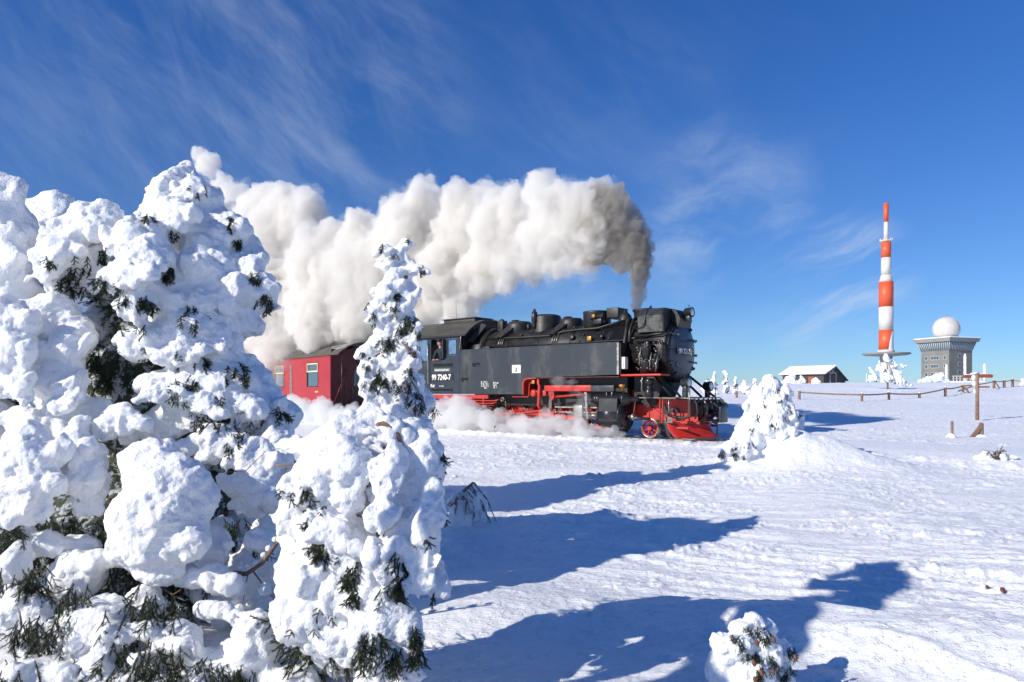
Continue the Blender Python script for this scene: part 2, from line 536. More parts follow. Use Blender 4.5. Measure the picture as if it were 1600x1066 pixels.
SHINY = mat('polished sheet', (0.13, 0.125, 0.115), 0.27, metal=.75, vscale=5, bump=.008, bscale=5, col2=(0.04, 0.038, 0.036), lo=.4, hi=.7)
RED = mat('engine red', (0.50, 0.026, 0.018), 0.45, var=.2, vscale=5, col2=(0.22, 0.026, 0.018), lo=.48, hi=.72)
REDD = mat('grimy red', (0.42, 0.028, 0.020), 0.55, vscale=5, col2=(0.10, 0.022, 0.016), lo=.45, hi=.75)
RECSHADE = mat('painted recess shade', (0.004, 0.004, 0.005), 0.9)  # near-black colour standing for the shade inside steps and slots
DARKRED = mat('dull dark red', (0.10, 0.016, 0.014), 0.65, vscale=3, col2=(0.03, 0.014, 0.012))  # darker red for the tank underside and buffer beam
STEEL = mat('bare steel', (0.42, 0.40, 0.36), 0.35, metal=.8, vscale=10, col2=(0.16, 0.13, 0.10))
OILY = mat('oily steel', (0.20, 0.18, 0.15), 0.4, metal=.5, vscale=12, col2=(0.05, 0.042, 0.035))
WHITE = mat('white paint', (0.80, 0.78, 0.74), 0.5, var=.05)
BRASS = mat('brass', (0.50, 0.23, 0.045), 0.35, metal=.6, var=.1)
CREAM = mat('cream window frame', (0.82, 0.66, 0.36), 0.45, var=.05)
LENS = mat('lamp glass', (0.50, 0.60, 0.62), 0.10, var=.05, coat=1.0)
RUBBER = mat('rubber hose', (0.02, 0.02, 0.02), 0.6)
ROOFM = mat('carriage roof', (0.075, 0.066, 0.054), 0.7, vscale=2.5, bump=.003, bscale=12, col2=(0.11, 0.10, 0.088))
CABROOF = mat('cab roof', (0.060, 0.055, 0.045), 0.6, vscale=2.5, bump=.003, bscale=10, col2=(0.035, 0.032, 0.028))
CRED = mat('carriage red', (0.36, 0.016, 0.022), 0.34, vscale=2, var=.06, bump=.001, bscale=3)
GLASS = mat('window glass', (0.06, 0.10, 0.14), 0.06, var=.1, coat=1.0, spec=.8)
BLUEG = mat('cab glass', (0.10, 0.16, 0.26), 0.06, var=.2, coat=1.0, spec=.8)
SLEEP = mat('sleeper timber', (0.09, 0.06, 0.045), 0.85, vscale=8)

tr = thing('railway_track', 'narrow gauge railway track under snow beneath the steam train', 'railway track', (0, 0, 0))
def offset_line(off, z, a=0, b=None):
    out = []
    for i, p in enumerate(TP[a:b]):
        q0 = TP[max(a + i - 1, 0)]; q1 = TP[min(a + i + 1, len(TP) - 1)]
        d = (q1 - q0).normalized(); n = Vector((-d.y, d.x, 0))
        out.append(p + n * off + Vector((0, 0, z)))
    return out
for sgn in (-.535, .535):
    b_ = MB(); pts = offset_line(sgn, -.06, 1, None)
    for p, q in zip(pts[:-1], pts[1:]):
        d = (q - p).normalized(); n = Vector((-d.y, d.x, 0)) * .03
        vs = [p - n + Vector((0, 0, -.06)), p + n + Vector((0, 0, -.06)), p + n + Vector((0, 0, .052)), p - n + Vector((0, 0, .052))]
        vs += [v + (q - p) for v in vs]
        b_.add(vs, [(0, 1, 2, 3), (7, 6, 5, 4), (0, 4, 5, 1), (1, 5, 6, 2), (2, 6, 7, 3), (3, 7, 4, 0)])
    b_.obj('rail', STEEL, tr)
b_ = MB()
for k in range(60):
    p = LOCO + LF * (4 - k * .62) if k < 20 else None
    if p is None: break
    d = LF; n = Vector((-d.y, d.x, 0))
    vs = []
    for zz in (-.26, -.12):
        for (s1, s2) in ((-1, -1), (1, -1), (1, 1), (-1, 1)):
            vs.append(p + d * .11 * s1 + n * .85 * s2 + Vector((0, 0, zz)))
    b_.add(vs, [(0, 3, 2, 1), (4, 5, 6, 7), (0, 1, 5, 4), (1, 2, 6, 5), (2, 3, 7, 6), (3, 0, 4, 7)])
kind(b_.obj('sleepers', SLEEP, tr), 'stuff')

# ------------------------------------------------------------------ the steam engine (x forward, -y = side seen, z up; origin under the chimney)
eng = thing('steam_locomotive', 'black and red tank steam engine numbered 99 7240-7 pulling the train', 'locomotive', tuple(LOCO), math.atan2(LF.y, LF.x))
def L(u, v, z): return (u, -v, z)
def P(name, mb, m, parent=eng, label=None): return mb.obj(name, m, parent, label)
BR, BZ = 0.80, 2.45
# boiler, smokebox, bands
P('boiler', MB().lathe(L(-5.5, 0, BZ), (1, 0, 0), [(0, BR), (5.35, BR)], 48), SOOT)
P('smokebox', MB().lathe(L(-.15, 0, BZ - .08), (1, 0, 0), [(0, .86), (1.12, .86), (1.17, .85), (1.2, .80)], 48), SOOT)
for u in (-4.55, -3.35, -2.1, -.2):
    P('boiler_band', MB().lathe(L(u, 0, BZ), (1, 0, 0), [(0, BR + .002), (0, BR + .014), (.06, BR + .014), (.06, BR + .002)], 48, close=False), BLACK)
dz = BZ - .10
door = P('smokebox_door', MB().lathe(L(1.06, 0, dz), (1, 0, 0), [(0, .74), (.03, .735), (.06, .70), (.12, .55), (.16, .36), (.185, .18), (.19, 0)], 48), DOORM)
P('door_ring', MB().lathe(L(1.045, 0, dz), (1, 0, 0), [(0, .80), (.035, .80), (.035, .745), (0, .745)], 48, close=False), SOOT)
for k in range(12):
    an = 2 * pi * k / 12 + .1
    c, s = cos(an), sin(an)
    mb = MB(); mb.tube([L(1.06, .82 * c, dz + .82 * s), L(1.13, .80 * c, dz + .80 * s), L(1.135, .68 * c, dz + .68 * s)], .022, 6)
    mb.lathe(L(1.12, .76 * c, dz + .76 * s), (1, 0, 0), [(0, .035), (.05, .035)], 6)
    P('door_clamp', mb, BLACK)
for zz in (.33, -.28):
    P('door_hinge', MB().tube([L(1.14, -.78, dz + zz), L(1.2, -.5, dz + zz), L(1.27, -.1, dz + zz)], [.035, .028, .016], 6), BLACK, door)
hw = MB().torus(L(1.38, .0, dz), (1, 0, 0), .13, .014, 20, 6)
for k in range(4): hw.tube([L(1.38, 0, dz), L(1.38, .13 * cos(k * pi / 2 + .4), dz + .13 * sin(k * pi / 2 + .4))], .010, 5)
hw.tube([L(1.2, 0, dz), L(1.42, 0, dz)], .022, 8)
P('door_handwheel', hw, STEEL, door)
npl = P('number_plate', MB().box(L(1.235, .56, dz - .09), L(1.255, -.36, dz + .10)), BLACK)
text('99 7240-7', .19, L(1.26, .51, dz - .062), (0, 1, 0), (0, 0, 1), WHITE, npl, 'plate_digits', bold=.004)
for (vv, zz, rr) in ((.38, .44, .05), (-.1, .46, .04), (.2, .32, .03)):
    P('door_bolt', MB().lathe(L(1.16, vv, dz + zz), (1, 0, 0), [(0, rr), (.05, rr * .7)], 8), DOORM, door)
P('door_handrail', MB().tube([L(1.2, .5, dz + .27), L(1.27, .42, dz + .27), L(1.3, -.1, dz + .27), L(1.25, -.5, dz + .27)], .013, 6), BLACK, door)
P('cleaning_port', MB().lathe(L(1.15, .42, dz - .34), (1, 0, 0), [(0, .10), (.03, .10), (.035, .06)], 16), DOORM, door)
# jacket box round the chimney (preheater), chimney
jb = [(.80, 2.86), (.83, 3.30), (.70, 3.50), (-.70, 3.50), (-.83, 3.30), (-.80, 2.86)]
P('preheater_casing', MB().prism([(-v, z) for v, z in jb], 'x', .19, .96), SOOT)
P('preheater_side_sheet', MB().prism([(-v, z) for v, z in [(.805, 2.87), (.835, 3.30), (.71, 3.49), (.735, 3.50), (.852, 3.31), (.822, 2.87)]], 'x', .21, .94), SHINY)
P('chimney', MB().lathe(L(-.02, 0, 3.2), (0, 0, 1), [(0, .36), (.2, .32), (.30, .33), (.34, .37), (.38, .37), (.38, .27), (.1, .25)], 32, close=False), SOOT)
P('lifting_eye', MB().torus(L(.42, .5, 3.56), (1, .2, 0), .05, .013, 14, 6), BLACK)
pl = MB()
pl.prism([(.96, 3.48), (1.1, 3.44), (1.22, 3.22), (1.14, 3.0), (.96, 3.2)], 'y', .36, -.36)
P('lamp_platform', pl, SOOT)
# headlights
def headlight(u, v, z, r=.125, l=.24, post=True, name='headlight'):
    h = P(name, MB().lathe(L(u - l, v, z), (1, 0, 0), [(0, r * .55), (.02, r * .8), (.05, r * .97), (l - .03, r), (l - .01, r * 1.1), (l, r * 1.1), (l, r * .93), (l - .012, r * .92)], 24), BLACK)
    P('lens', MB().lathe(L(u - .012, v, z), (1, 0, 0), [(0, r * .92), (.012, r * .7), (.02, r * .3), (.021, 0)], 24), LENS, h)
    P('bracket', MB().box(L(u - .17, v - .07, z - r - .12), L(u - .05, v + .07, z - r * .8), .01), BLACK, h)
    P('handle', MB().tube([L(u - .1, v - .05, z + r), L(u - .1, v - .045, z + r + .07), L(u - .1, v + .045, z + r + .07), L(u - .1, v + .05, z + r)], .007, 5), BLACK, h)
    return h
headlight(1.40, 0, 3.41)
headlight(1.72, .86, 1.50)
headlight(1.62, -.72, 1.42)
# domes
def sand_dome(u0, u1, top):
    uc = (u0 + u1) / 2; r = (u1 - u0) / 2
    d = P('sand_dome', MB().lathe(L(uc, 0, 2.9), (0, 0, 1), [(0, r * 1.0), (top - 3.08, r), (top - 2.99, r * .93), (top - 2.93, r * .8), (top - 2.90, 0)], 28), SOOT)
    m_ = MB()
    vs = [L(uc - r * .55, r * .55, top - .10), L(uc + r * .45, r * .55, top - .10), L(uc - r * .25, .80, 2.99), L(uc - r * .95, .80, 2.97),
          L(uc - r * .45, .1, 3.0), L(uc + r * .4, .1, 3.0)]
    m_.add(vs, [(0, 1, 2, 3), (0, 3, 4), (1, 5, 2), (3, 2, 5, 4), (0, 4, 5, 1)])
    P('sand_chute', m_, SOOT, d)
    P('lid', MB().lathe(L(uc - r * .2, r * .25, top + .0), (0, 0, 1), [(0, .13), (.02, .13), (.028, .09)], 16), SOOT, d)
    return d
sand_dome(-5.0, -4.15, 3.54)
sand_dome(-2.92, -2.18, 3.52)
sd_ = P('steam_dome', MB().lathe(L(-3.5, 0, 2.95), (0, 0, 1), [(0, .50), (.15, .46), (.62, .46), (.68, .43), (.71, .34), (.72, 0)], 32), SOOT)
P('safety_valve', MB().lathe(L(-3.62, .46, 3.22), (0, 0, 1), [(0, .05), (.1, .07), (.18, .06), (.22, .10), (.50, .09), (.52, .06), (.60, .03)], 12), BLACK)
P('safety_valve', MB().lathe(L(-3.85, .46, 3.18), (0, 0, 1), [(0, .05), (.1, .06), (.2, .04)], 10), BLACK)
P('feedwater_heater', MB().lathe(L(-1.6, .05, 2.9), (0, 0, 1), [(0, .42), (.64, .41), (.68, .42), (.72, .42), (.73, .38), (.73, 0)], 28), SOOT)
P('turret_box', MB().box(L(-1.16, .25, 3.38), L(-.76, -.3, 3.68), .02), SOOT)
P('bell', MB().lathe(L(-.56, .2, 3.16), (0, 0, 1), [(0, .22), (.12, .20), (.26, .17), (.34, .10), (.37, .03), (.42, .025), (.44, 0)], 20), SOOT)
P('injector_valve', MB().box(L(-5.32, .25, 3.18), L(-5.08, .0, 3.58), .03).lathe(L(-5.2, .15, 3.55), (0, 0, 1), [(0, .07), (.06, .07), (.08, .04)], 8), SOOT)
P('turbo_generator', MB().lathe(L(-1.45, .62, 3.42), (1, 0, 0), [(0, .07), (.03, .11), (.18, .11), (.2, .08), (.42, .08), (.45, .05)], 16).box(L(-1.3, .5, 3.2), L(-1.05, .7, 3.34), .01), BLACK)
P('valve_wheel', MB().lathe(L(-1.26, .72, 3.42), (0, -1, 0), [(0, .06), (.06, .06), (.07, .02)], 10), BRASS)
P('orange_lamp', MB().box(L(-1.42, .80, 2.72), L(-1.28, .87, 2.84), .01), BRASS)
P('washout_plug', MB().lathe(L(-2.0, .74, 2.85), (0, -1, .3), [(0, .08), (.05, .08), (.06, .04)], 12), BLACK)
P('washout_plug', MB().lathe(L(-.95, .76, 2.80), (0, -1, .3), [(0, .05), (.09, .05), (.1, .03)], 10), BLACK)
def boil(u, ang, off=.03):          # a point just off the boiler barrel; ang from the top towards the seen side
    return L(u, (BR + off) * sin(ang), BZ + (BR + off) * cos(ang))
for (u0, a0, a1) in ((-4.82, .55, 1.25), (-2.72, .62, 1.25)):
    for k in range(3):
        P('sand_pipe', MB().tube([boil(u0 + .08 * k + (.12 if j == 0 else 0), a0 + (a1 - a0) * j / 4, .04) for j in range(5)], .014, 6), STEEL)
P('boiler_pipe', MB().tube([boil(-5.4, .86), boil(-4.9, .9), boil(-4.0, .93), boil(-2.9, .93), boil(-2.4, .80, .06), boil(-1.8, .78, .08), boil(-1.2, .8, .1), boil(-.8, .6, .1), boil(-.4, .45, .12)], .035, 8), SOOT)
P('handrail', MB().tube([boil(-5.5, 1.30, .07), boil(-3, 1.30, .07), boil(-.2, 1.30, .07), boil(.9, 1.12, .12)], .018, 6), BLACK)
for u in (-5.0, -3.9, -2.8, -1.7, -.6):
    P('handrail_post', MB().tube([boil(u, 1.3, 0), boil(u, 1.3, .07)], .02, 6), BLACK)
P('steam_pipe', MB().tube([boil(-.35, .3, .1), boil(-.3, .55, .15), boil(-.2, .9, .12), boil(-.15, 1.3, .14), L(-.18, .98, 2.1), L(-.02, 1.0, 1.85)], .06, 10), SOOT)
P('steam_pipe', MB().tube([boil(-.05, .3, .14), boil(-.08, .6, .18), boil(-.05, 1.0, .15), boil(-.02, 1.4, .14)], .045, 10), SOOT)
P('exhaust_pipe', MB().tube([L(.2, .90, 2.62), L(.9, .95, 2.62), L(1.0, .97, 2.58), L(1.02, .98, 2.46), L(1.0, .98, 2.2), L(.92, 1.0, 2.1), L(.78, 1.0, 2.08)], .035, 8), SOOT)
P('casing_pipe', MB().tube([L(.15, .86, 2.98), L(.3, .89, 2.98), L(.42, .88, 3.06), L(.45, .86, 3.3), L(.46, .76, 3.48), L(.46, .6, 3.56)], .018, 7), BLACK)
P('smokebox_handrail', MB().tube([L(.1, .88, 2.76), L(.9, .9, 2.80), L(1.1, .80, 2.84)], .02, 6), BLACK)
# small fittings on the pipework
mb = MB()
for k in range(26):
    u = rng.uniform(-5.2, .1); a_ = rng.uniform(.1, 1.25); s_ = rng.uniform(.02, .05)
    mb.lathe(boil(u, a_, -.01), (0, -sin(a_), cos(a_)), [(0, s_), (s_ * 1.5, s_), (s_ * 1.6, s_ * .5)], 6)
kind(P('boiler_fittings', mb, BLACK), 'stuff')
# air pump
pump = P('air_pump', MB().lathe(L(.56, 1.0, 1.75), (0, 0, 1), [(0, .17), (.28, .17), (.30, .19), (.33, .19), (.34, .10), (.40, .10), (.41, .145), (.74, .145), (.76, .16), (.79, .16), (.80, .06), (.86, .05)], 20), BLACK)
P('pump_cylinder', MB().lathe(L(.80, 1.0, 1.78), (0, 0, 1), [(0, .11), (.3, .11), (.32, .13), (.35, .13), (.36, .05), (.5, .05)], 14), BLACK, pump)
for (u, v, z0, z1) in ((.42, 1.14, 1.95, 2.45), (.72, 1.12, 1.85, 2.3), (.9, 1.12, 1.8, 2.2), (.5, 1.16, 1.3, 1.8)):
    P('pump_pipe', MB().tube([L(u, v, z0), L(u + .01, v, (z0 + z1) / 2), L(u + .04, v - .03, z1)], .018, 6).lathe(L(u, v, (z0 + z1) / 2), (0, 0, 1), [(-.03, .035), (.03, .035)], 6), STEEL)
mb = MB()
for k in range(22):
    u = rng.uniform(.35, .95); z_ = rng.uniform(1.8, 2.55); s_ = rng.uniform(.018, .035)
    mb.lathe(L(u, 1.12, z_), (0, -1, rng.uniform(-1, 1)), [(0, s_), (s_ * 2, s_), (s_ * 2.2, s_ * .4)], 6)
for k in range(7):
    u = rng.uniform(.35, .95); z_ = rng.uniform(1.8, 2.5)
    mb.tube([L(u, 1.1, z_), L(u + rng.uniform(-.1, .1), 1.15, z_ + .1), L(u + rng.uniform(-.15, .15), 1.12, z_ + rng.uniform(.12, .22))], .011, 5)
kind(P('pump_fittings', mb, OILY), 'stuff')
P('lower_pump', MB().lathe(L(.62, .96, 1.12), (0, 0, 1), [(0, .11), (.2, .13), (.22, .09), (.34, .09), (.36, .14), (.5, .14)], 14), BLACK)
# side tanks: an outline with the cut-away above the motion
def tank(sign):
    o = [(-6.06, 2.58), (-.14, 2.60), (-.14, 1.73), (-3.30, 1.68), (-3.42, 1.64), (-3.48, 1.54), (-3.48, 1.19), (-6.06, 1.19)]
    o = [(u, z) for u, z in o]
    t_ = P('side_tank', MB().prism(o, 'y', -.70 * sign, -1.235 * sign), TANKM)
    sh = P('tank_side_sheet', MB().prism(o, 'y', -1.237 * sign, -1.25 * sign), TANKM)
    P('tank_rim', MB().box(L(-6.06, 1.255 * sign, 2.575), L(-.14, 1.215 * sign, 2.61)), TANKM)
    return t_
tank(1); tank(-1)
P('tank_edge_strip', MB().box(L(-.20, 1.252, 1.73), L(-.14, 1.258, 2.59)), STEEL)
# red lining of the cut-away
P('cutaway_lining', MB().prism([(-2.95, 1.68), (-3.30, 1.678), (-3.42, 1.638), (-3.478, 1.54), (-3.478, 1.18), (-3.43, 1.18), (-3.43, 1.53), (-3.39, 1.60), (-3.29, 1.635), (-2.95, 1.65)], 'y', -.2, -1.245), REDD)
P('tank_underside', MB().box(L(-2.94, 1.24, 1.66), L(-.14, .3, 1.685)), DARKRED)
for k in range(9):
    P('tank_rivet_bolt', MB().lathe(L(-.4 - .62 * k, 1.25, 1.80 if k < 5 else 1.3), (0, -1, 0), [(0, .016), (.01, .014)], 8), TANKM)
for (u, z) in ((-5.33, 2.115), (-5.83, 1.65)):
    st = P('tank_step', MB().box(L(u - .16, 1.252, z - .06), L(u + .16, 1.256, z + .06)), RECSHADE)
    P('step_lip', MB().box(L(u - .01, 1.256, z - .058), L(u + .16, 1.262, z - .01)), TANKM, st)
stk = P('warning_sticker', MB().box(L(-3.86, 1.251, 1.83), L(-3.53, 1.257, 2.07)), WHITE)
P('warning_sign', MB().prism([(-3.73, 1.93), (-3.66, 1.93), (-3.695, 2.02)], 'y', -1.2575, -1.260).box(L(-3.74, 1.2575, 1.87), L(-3.65, 1.26, 1.91)), SOOT, stk)
P('yellow_cock', MB().box(L(-3.15, 1.16, 1.50), L(-3.04, 1.22, 1.60), .01).tube([L(-3.1, 1.19, 1.6), L(-3.1, 1.19, 1.66)], .01), BRASS)
P('red_pipe', MB().tube([L(-3.15, 1.19, 1.54), L(-3.22, 1.19, 1.52), L(-3.25, 1.19, 1.45), L(-3.26, 1.19, 1.16), L(-3.30, 1.19, 1.11), L(-3.9, 1.2, 1.11)], .018, 7), RED)
bulk = P('tank_front_bulkhead', MB().box(L(-.13, .72, 1.74), L(-.10, 1.23, 2.58)), SOOT)
wb = P('white_lamp_box', MB().box(L(-.06, 1.06, 1.88), L(.04, 1.24, 2.20), .015), WHITE)
P('lamp_strip', MB().box(L(-.012, 1.243, 1.9), L(-.002, 1.247, 2.18)), SOOT, wb)
# cab
def arc_roof(u0, u1, zs, zt, half, th=.03, ext=0.0):
    """roof sheet bent across the engine"""
    n = 18; mb = MB(); vs = []
    for (u, dz_) in ((u0, 0), (u1, 0)):
        for lay in (0, th):
            for k in range(n + 1):
                t = -1 + 2 * k / n
                zz = zt - (zt - zs) * abs(t) ** 2.3
                vs.append(L(u, t * (half + (lay * .5)), zz + lay))
    m_ = n + 1; fs = []
    for k in range(n):
        fs.append((k, k + 1, 2 * m_ + k + 1, 2 * m_ + k)); fs.append((m_ + k, 3 * m_ + k, 3 * m_ + k + 1, m_ + k + 1))
        fs.append((k, m_ + k, m_ + k + 1, k + 1)); fs.append((2 * m_ + k, 2 * m_ + k + 1, 3 * m_ + k + 1, 3 * m_ + k))
    fs.append((0, 2 * m_, 3 * m_, m_)); fs.append((n, m_ + n, 3 * m_ + n, 2 * m_ + n))
    return mb.add(vs, fs, False)
roof = P('cab_roof', arc_roof(-8.7, -5.72, 3.08, 3.62, 1.30), CABROOF)
P('roof_hatch', MB().box(L(-7.6, .42, 3.60), L(-6.15, -.42, 3.72), .02).box(L(-7.65, .48, 3.72), L(-6.1, -.48, 3.745)), CABROOF, roof)
P('gutter', MB().box(L(-8.7, 1.30, 3.05), L(-5.72, 1.335, 3.10)), SOOT, roof)
def side(sign):
    mb = MB(); T0, T1 = 1.222 * sign, 1.25 * sign
    U0, U1 = -8.55, -6.07
    def b(u0, u1, z0, z1): mb.box(L(u0, T0, z0), L(u1, T1, z1))
    b(U0, U1, 1.19, 2.30); b(U0, U1, 3.00, 3.09)
    b(-6.16, U1, 2.30, 3.00); b(-6.72, -6.62, 2.30, 3.00); b(-7.50, -7.36, 2.30, 3.00); b(U0, -8.1, 2.3, 3.0)
    b(-6.62, -6.16, 2.30, 2.44)
    return P('cab_side', mb, CABM)
side(1); side(-1)
P('cab_floor', MB().box(L(-8.5, 1.2, 1.22), L(-6.1, -1.2, 1.28)), SOOT)
P('cab_front', MB().box(L(-6.12, 1.2, 1.3), L(-6.08, .78, 2.56)).box(L(-6.12, -1.2, 1.3), L(-6.08, -.78, 2.56)).box(L(-6.12, .78, 1.3), L(-6.08, -.78, 3.3)).box(L(-6.12, 1.2, 2.9), L(-6.08, -1.2, 3.1)), SOOT)
P('bunker', MB().prism([(-8.56, 1.2), (-9.45, 1.2), (-9.45, 2.95), (-9.2, 3.25), (-8.56, 3.35)], 'y', -1.2, 1.2), CABM)
P('cab_rear', MB().box(L(-8.55, 1.2, 1.3), L(-8.50, -1.2, 2.4)).box(L(-8.55, 1.2, 2.95), L(-8.5, -1.2, 3.1)), SOOT)
wf = P('cab_window', MB().box(L(-6.60, 1.252, 2.46), L(-6.57, 1.262, 2.98)).box(L(-6.20, 1.252, 2.46), L(-6.17, 1.262, 2.98)).box(L(-6.57, 1.252, 2.95), L(-6.2, 1.262, 2.98)).box(L(-6.57, 1.252, 2.46), L(-6.2, 1.262, 2.49)), CABM)
P('pane', MB().box(L(-6.62, 1.230, 2.44), L(-6.16, 1.236, 3.0)), BLUEG, wf)
wf = P('rear_cab_window', MB().box(L(-8.12, 1.252, 2.3), L(-8.08, 1.262, 3.0)).box(L(-7.54, 1.252, 2.3), L(-7.50, 1.262, 3.0)), CABM)
P('pane', MB().box(L(-8.1, 1.230, 2.3), L(-7.5, 1.236, 3.0)), BLUEG, wf)
P('wind_deflector', MB().box(L(-6.73, 1.25, 2.38), L(-6.69, 1.37, 2.98)), CABM)
P('cab_handrail', MB().tube([L(-7.42, 1.25, 1.5), L(-7.44, 1.32, 1.55), L(-7.46, 1.32, 2.8), L(-7.46, 1.25, 2.85)], .016, 6), STEEL)
P('cab_handrail', MB().tube([L(-6.0, 1.30, 2.6), L(-5.98, 1.28, 3.0), L(-5.95, 1.25, 3.08)], .016, 6), STEEL)
# front of the roof overhang: dark arch with the open side of the firebox
P('cab_front_arch', MB().prism([(-1.2, 2.6), (-1.26, 3.05), (-.95, 3.32), (-.7, 3.38), (-.55, 3.3), (-.5, 3.0), (-.78, 2.6)], 'x', -6.04, -6.0), SOOT)
P('roof_brace', MB().add([L(-5.72, .62, 3.50), L(-5.45, .62, 3.42), L(-5.72, 1.0, 2.86), L(-5.95, 1.0, 2.90), L(-5.72, .58, 3.50), L(-5.45, .58, 3.42), L(-5.72, .96, 2.86), L(-5.95, .96, 2.90)],
   [(0, 1, 2, 3), (7, 6, 5, 4), (0, 4, 5, 1), (1, 5, 6, 2), (2, 6, 7, 3), (3, 7, 4, 0)]), TANKM)
P('firebox_shoulder', MB().lathe(L(-6.05, 0, BZ - .02), (1, 0, 0), [(0, .93), (.55, .93), (.62, .84)], 40), SOOT)
P('tank_filler', MB().box(L(-5.35, 1.0, 2.6), L(-5.0, .75, 2.70), .02), SOOT)
# cab writing
def slot(u0, u1, z0, z1):
    s = P('panel_slot', MB().box(L(u0, 1.252, z0), L(u1, 1.257, z1)), RECSHADE)
    P('slot_lip', MB().box(L(u0, 1.257, z0), L(u1, 1.266, z0 + .03)), CABM, s)
slot(-7.26, -6.36, 2.06, 2.19)
slot(-7.34, -6.37, 1.26, 1.36)
GREYP = mat('plate grey', (0.10, 0.10, 0.105), .5)
p_ = P('owner_plate', MB().box(L(-7.19, 1.252, 1.92), L(-6.45, 1.262, 2.04)), GREYP)
text('Deutsche Reichsbahn', .085, L(-7.17, 1.264, 1.955), (1, 0, 0), (0, 0, 1), WHITE, p_, 'plate_letters', bold=.0015, sx=.86)
p_ = P('number_plate', MB().box(L(-7.34, 1.252, 1.62), L(-6.33, 1.262, 1.87)), BLACK)
text('99 7240-7', .255, L(-7.31, 1.264, 1.655), (1, 0, 0), (0, 0, 1), WHITE, p_, 'plate_digits', bold=.006, sx=.82)
text('Kst', .15, L(-7.38, 1.254, 1.42), (1, 0, 0), (0, 0, 1), WHITE, eng, 'depot_lettering', bold=.003, sx=.9)
text('20.10.08', .06, L(-6.98, 1.254, 1.43), (1, 0, 0), (0, 0, 1), WHITE, eng, 'date_lettering')
rows = ['B  13,7 t', 'P 36  34 t', 'G 30  51 t', '      40 t']
for i, r_ in enumerate(rows):
    text(r_, .075, L(-5.12, 1.254, 1.545 - .062 * i), (1, 0, 0), (0, 0, 1), WHITE, eng, 'data_lettering', bold=.0008)
for i, r_ in enumerate(['8,0 m3', '4,0 t', '32  1']):
    text(r_, .075, L(-4.61, 1.254, 1.515 - .07 * i), (1, 0, 0), (0, 0, 1), WHITE, eng, 'data_lettering', bold=.0008)
# running gear ------------------------------------------------
P('running_board', MB().box(L(-.08, 1.27, 1.68), L(1.12, .75, 1.735), .015), RED)
P('red_side_beam', MB().box(L(-8.5, 1.25, 1.05), L(-4.83, 1.18, 1.165)), RED)
for (z, r) in ((1.0, .016), (.94, .013), (.85, .016)):
    pass
P('red_hand_pipe', MB().tube([L(-7.1, 1.24, .97), L(-6.6, 1.24, .985), L(-4.62, 1.24, .985), L(-4.5, 1.24, 1.0), L(-4.4, 1.22, 1.03)], .02, 7), RED)
P('red_hand_pipe', MB().tube([L(-7.5, 1.24, .76), L(-7.05, 1.24, .76), L(-6.9, 1.24, .84), L(-6.7, 1.24, .90), L(-4.65, 1.24, .90), L(-4.5, 1.22, .96)], .02, 7), RED)
P('red_hand_pipe', MB().tube([L(-6.4, 1.22, .835), L(-4.6, 1.22, .835)], .016, 7), RED)
for u in (-6.55, -5.66, -5.02):
    P('red_hanger', MB().box(L(u - .025, 1.252, .80), L(u + .025, 1.262, 1.08)), RED)
def frame_plate(v, m):
    mb = MB(); t = .03
    o = [(-9.3, 1.0), (-9.3, .55), (.10, .50), (.45, .42), (.90, .42), (1.2, .50), (1.75, .46), (1.75, 1.04), (.28, 1.10), (.12, 1.22), (-.1, 1.32), (-.26, 1.32), (-.3, 1.10)]
    mb.prism(o, 'y', -v, -(v + t))
    return P('frame_plate', mb, m)
frame_plate(.40, RED); frame_plate(-.43, REDD)
for (u, z, a, b) in ((.86, .74, .16, .09), (1.14, .76, .12, .08)):
    mb = MB(); n = 16
    vs = [L(u, .433, z)] + [L(u + a * cos(2 * pi * k / n), .434, z + b * sin(2 * pi * k / n)) for k in range(n)]
    o_ = [L(u + a * cos(2 * pi * k / n), -y_, z + b * sin(2 * pi * k / n)) for y_ in (-.433, -.438) for k in range(n)]
    mb.add(o_, [tuple(range(n)), tuple(range(2 * n - 1, n - 1, -1))] + [(k, (k + 1) % n, n + (k + 1) % n, n + k) for k in range(n)])
    P('lightening_hole', mb, SOOT)
P('ashpan', MB().prism([(-6.0, 1.3), (-6.0, .6), (-5.6, .45), (-4.6, .45), (-4.3, .8), (-3.6, 1.2), (-3.6, 1.6), (-.1, 1.7), (-.1, 1.35), (-.2, 1.0), (-.2, 1.7)], 'y', .35, -.35), SOOT)
P('boiler_belly', MB().box(L(-5.9, .7, .85), L(-.2, -.7, 1.72)), SOOT)
P('saddle', MB().prism([(-.1, 1.7), (-.1, .9), (.55, .9), (.9, 1.7)], 'y', .5, -.5), SOOT)

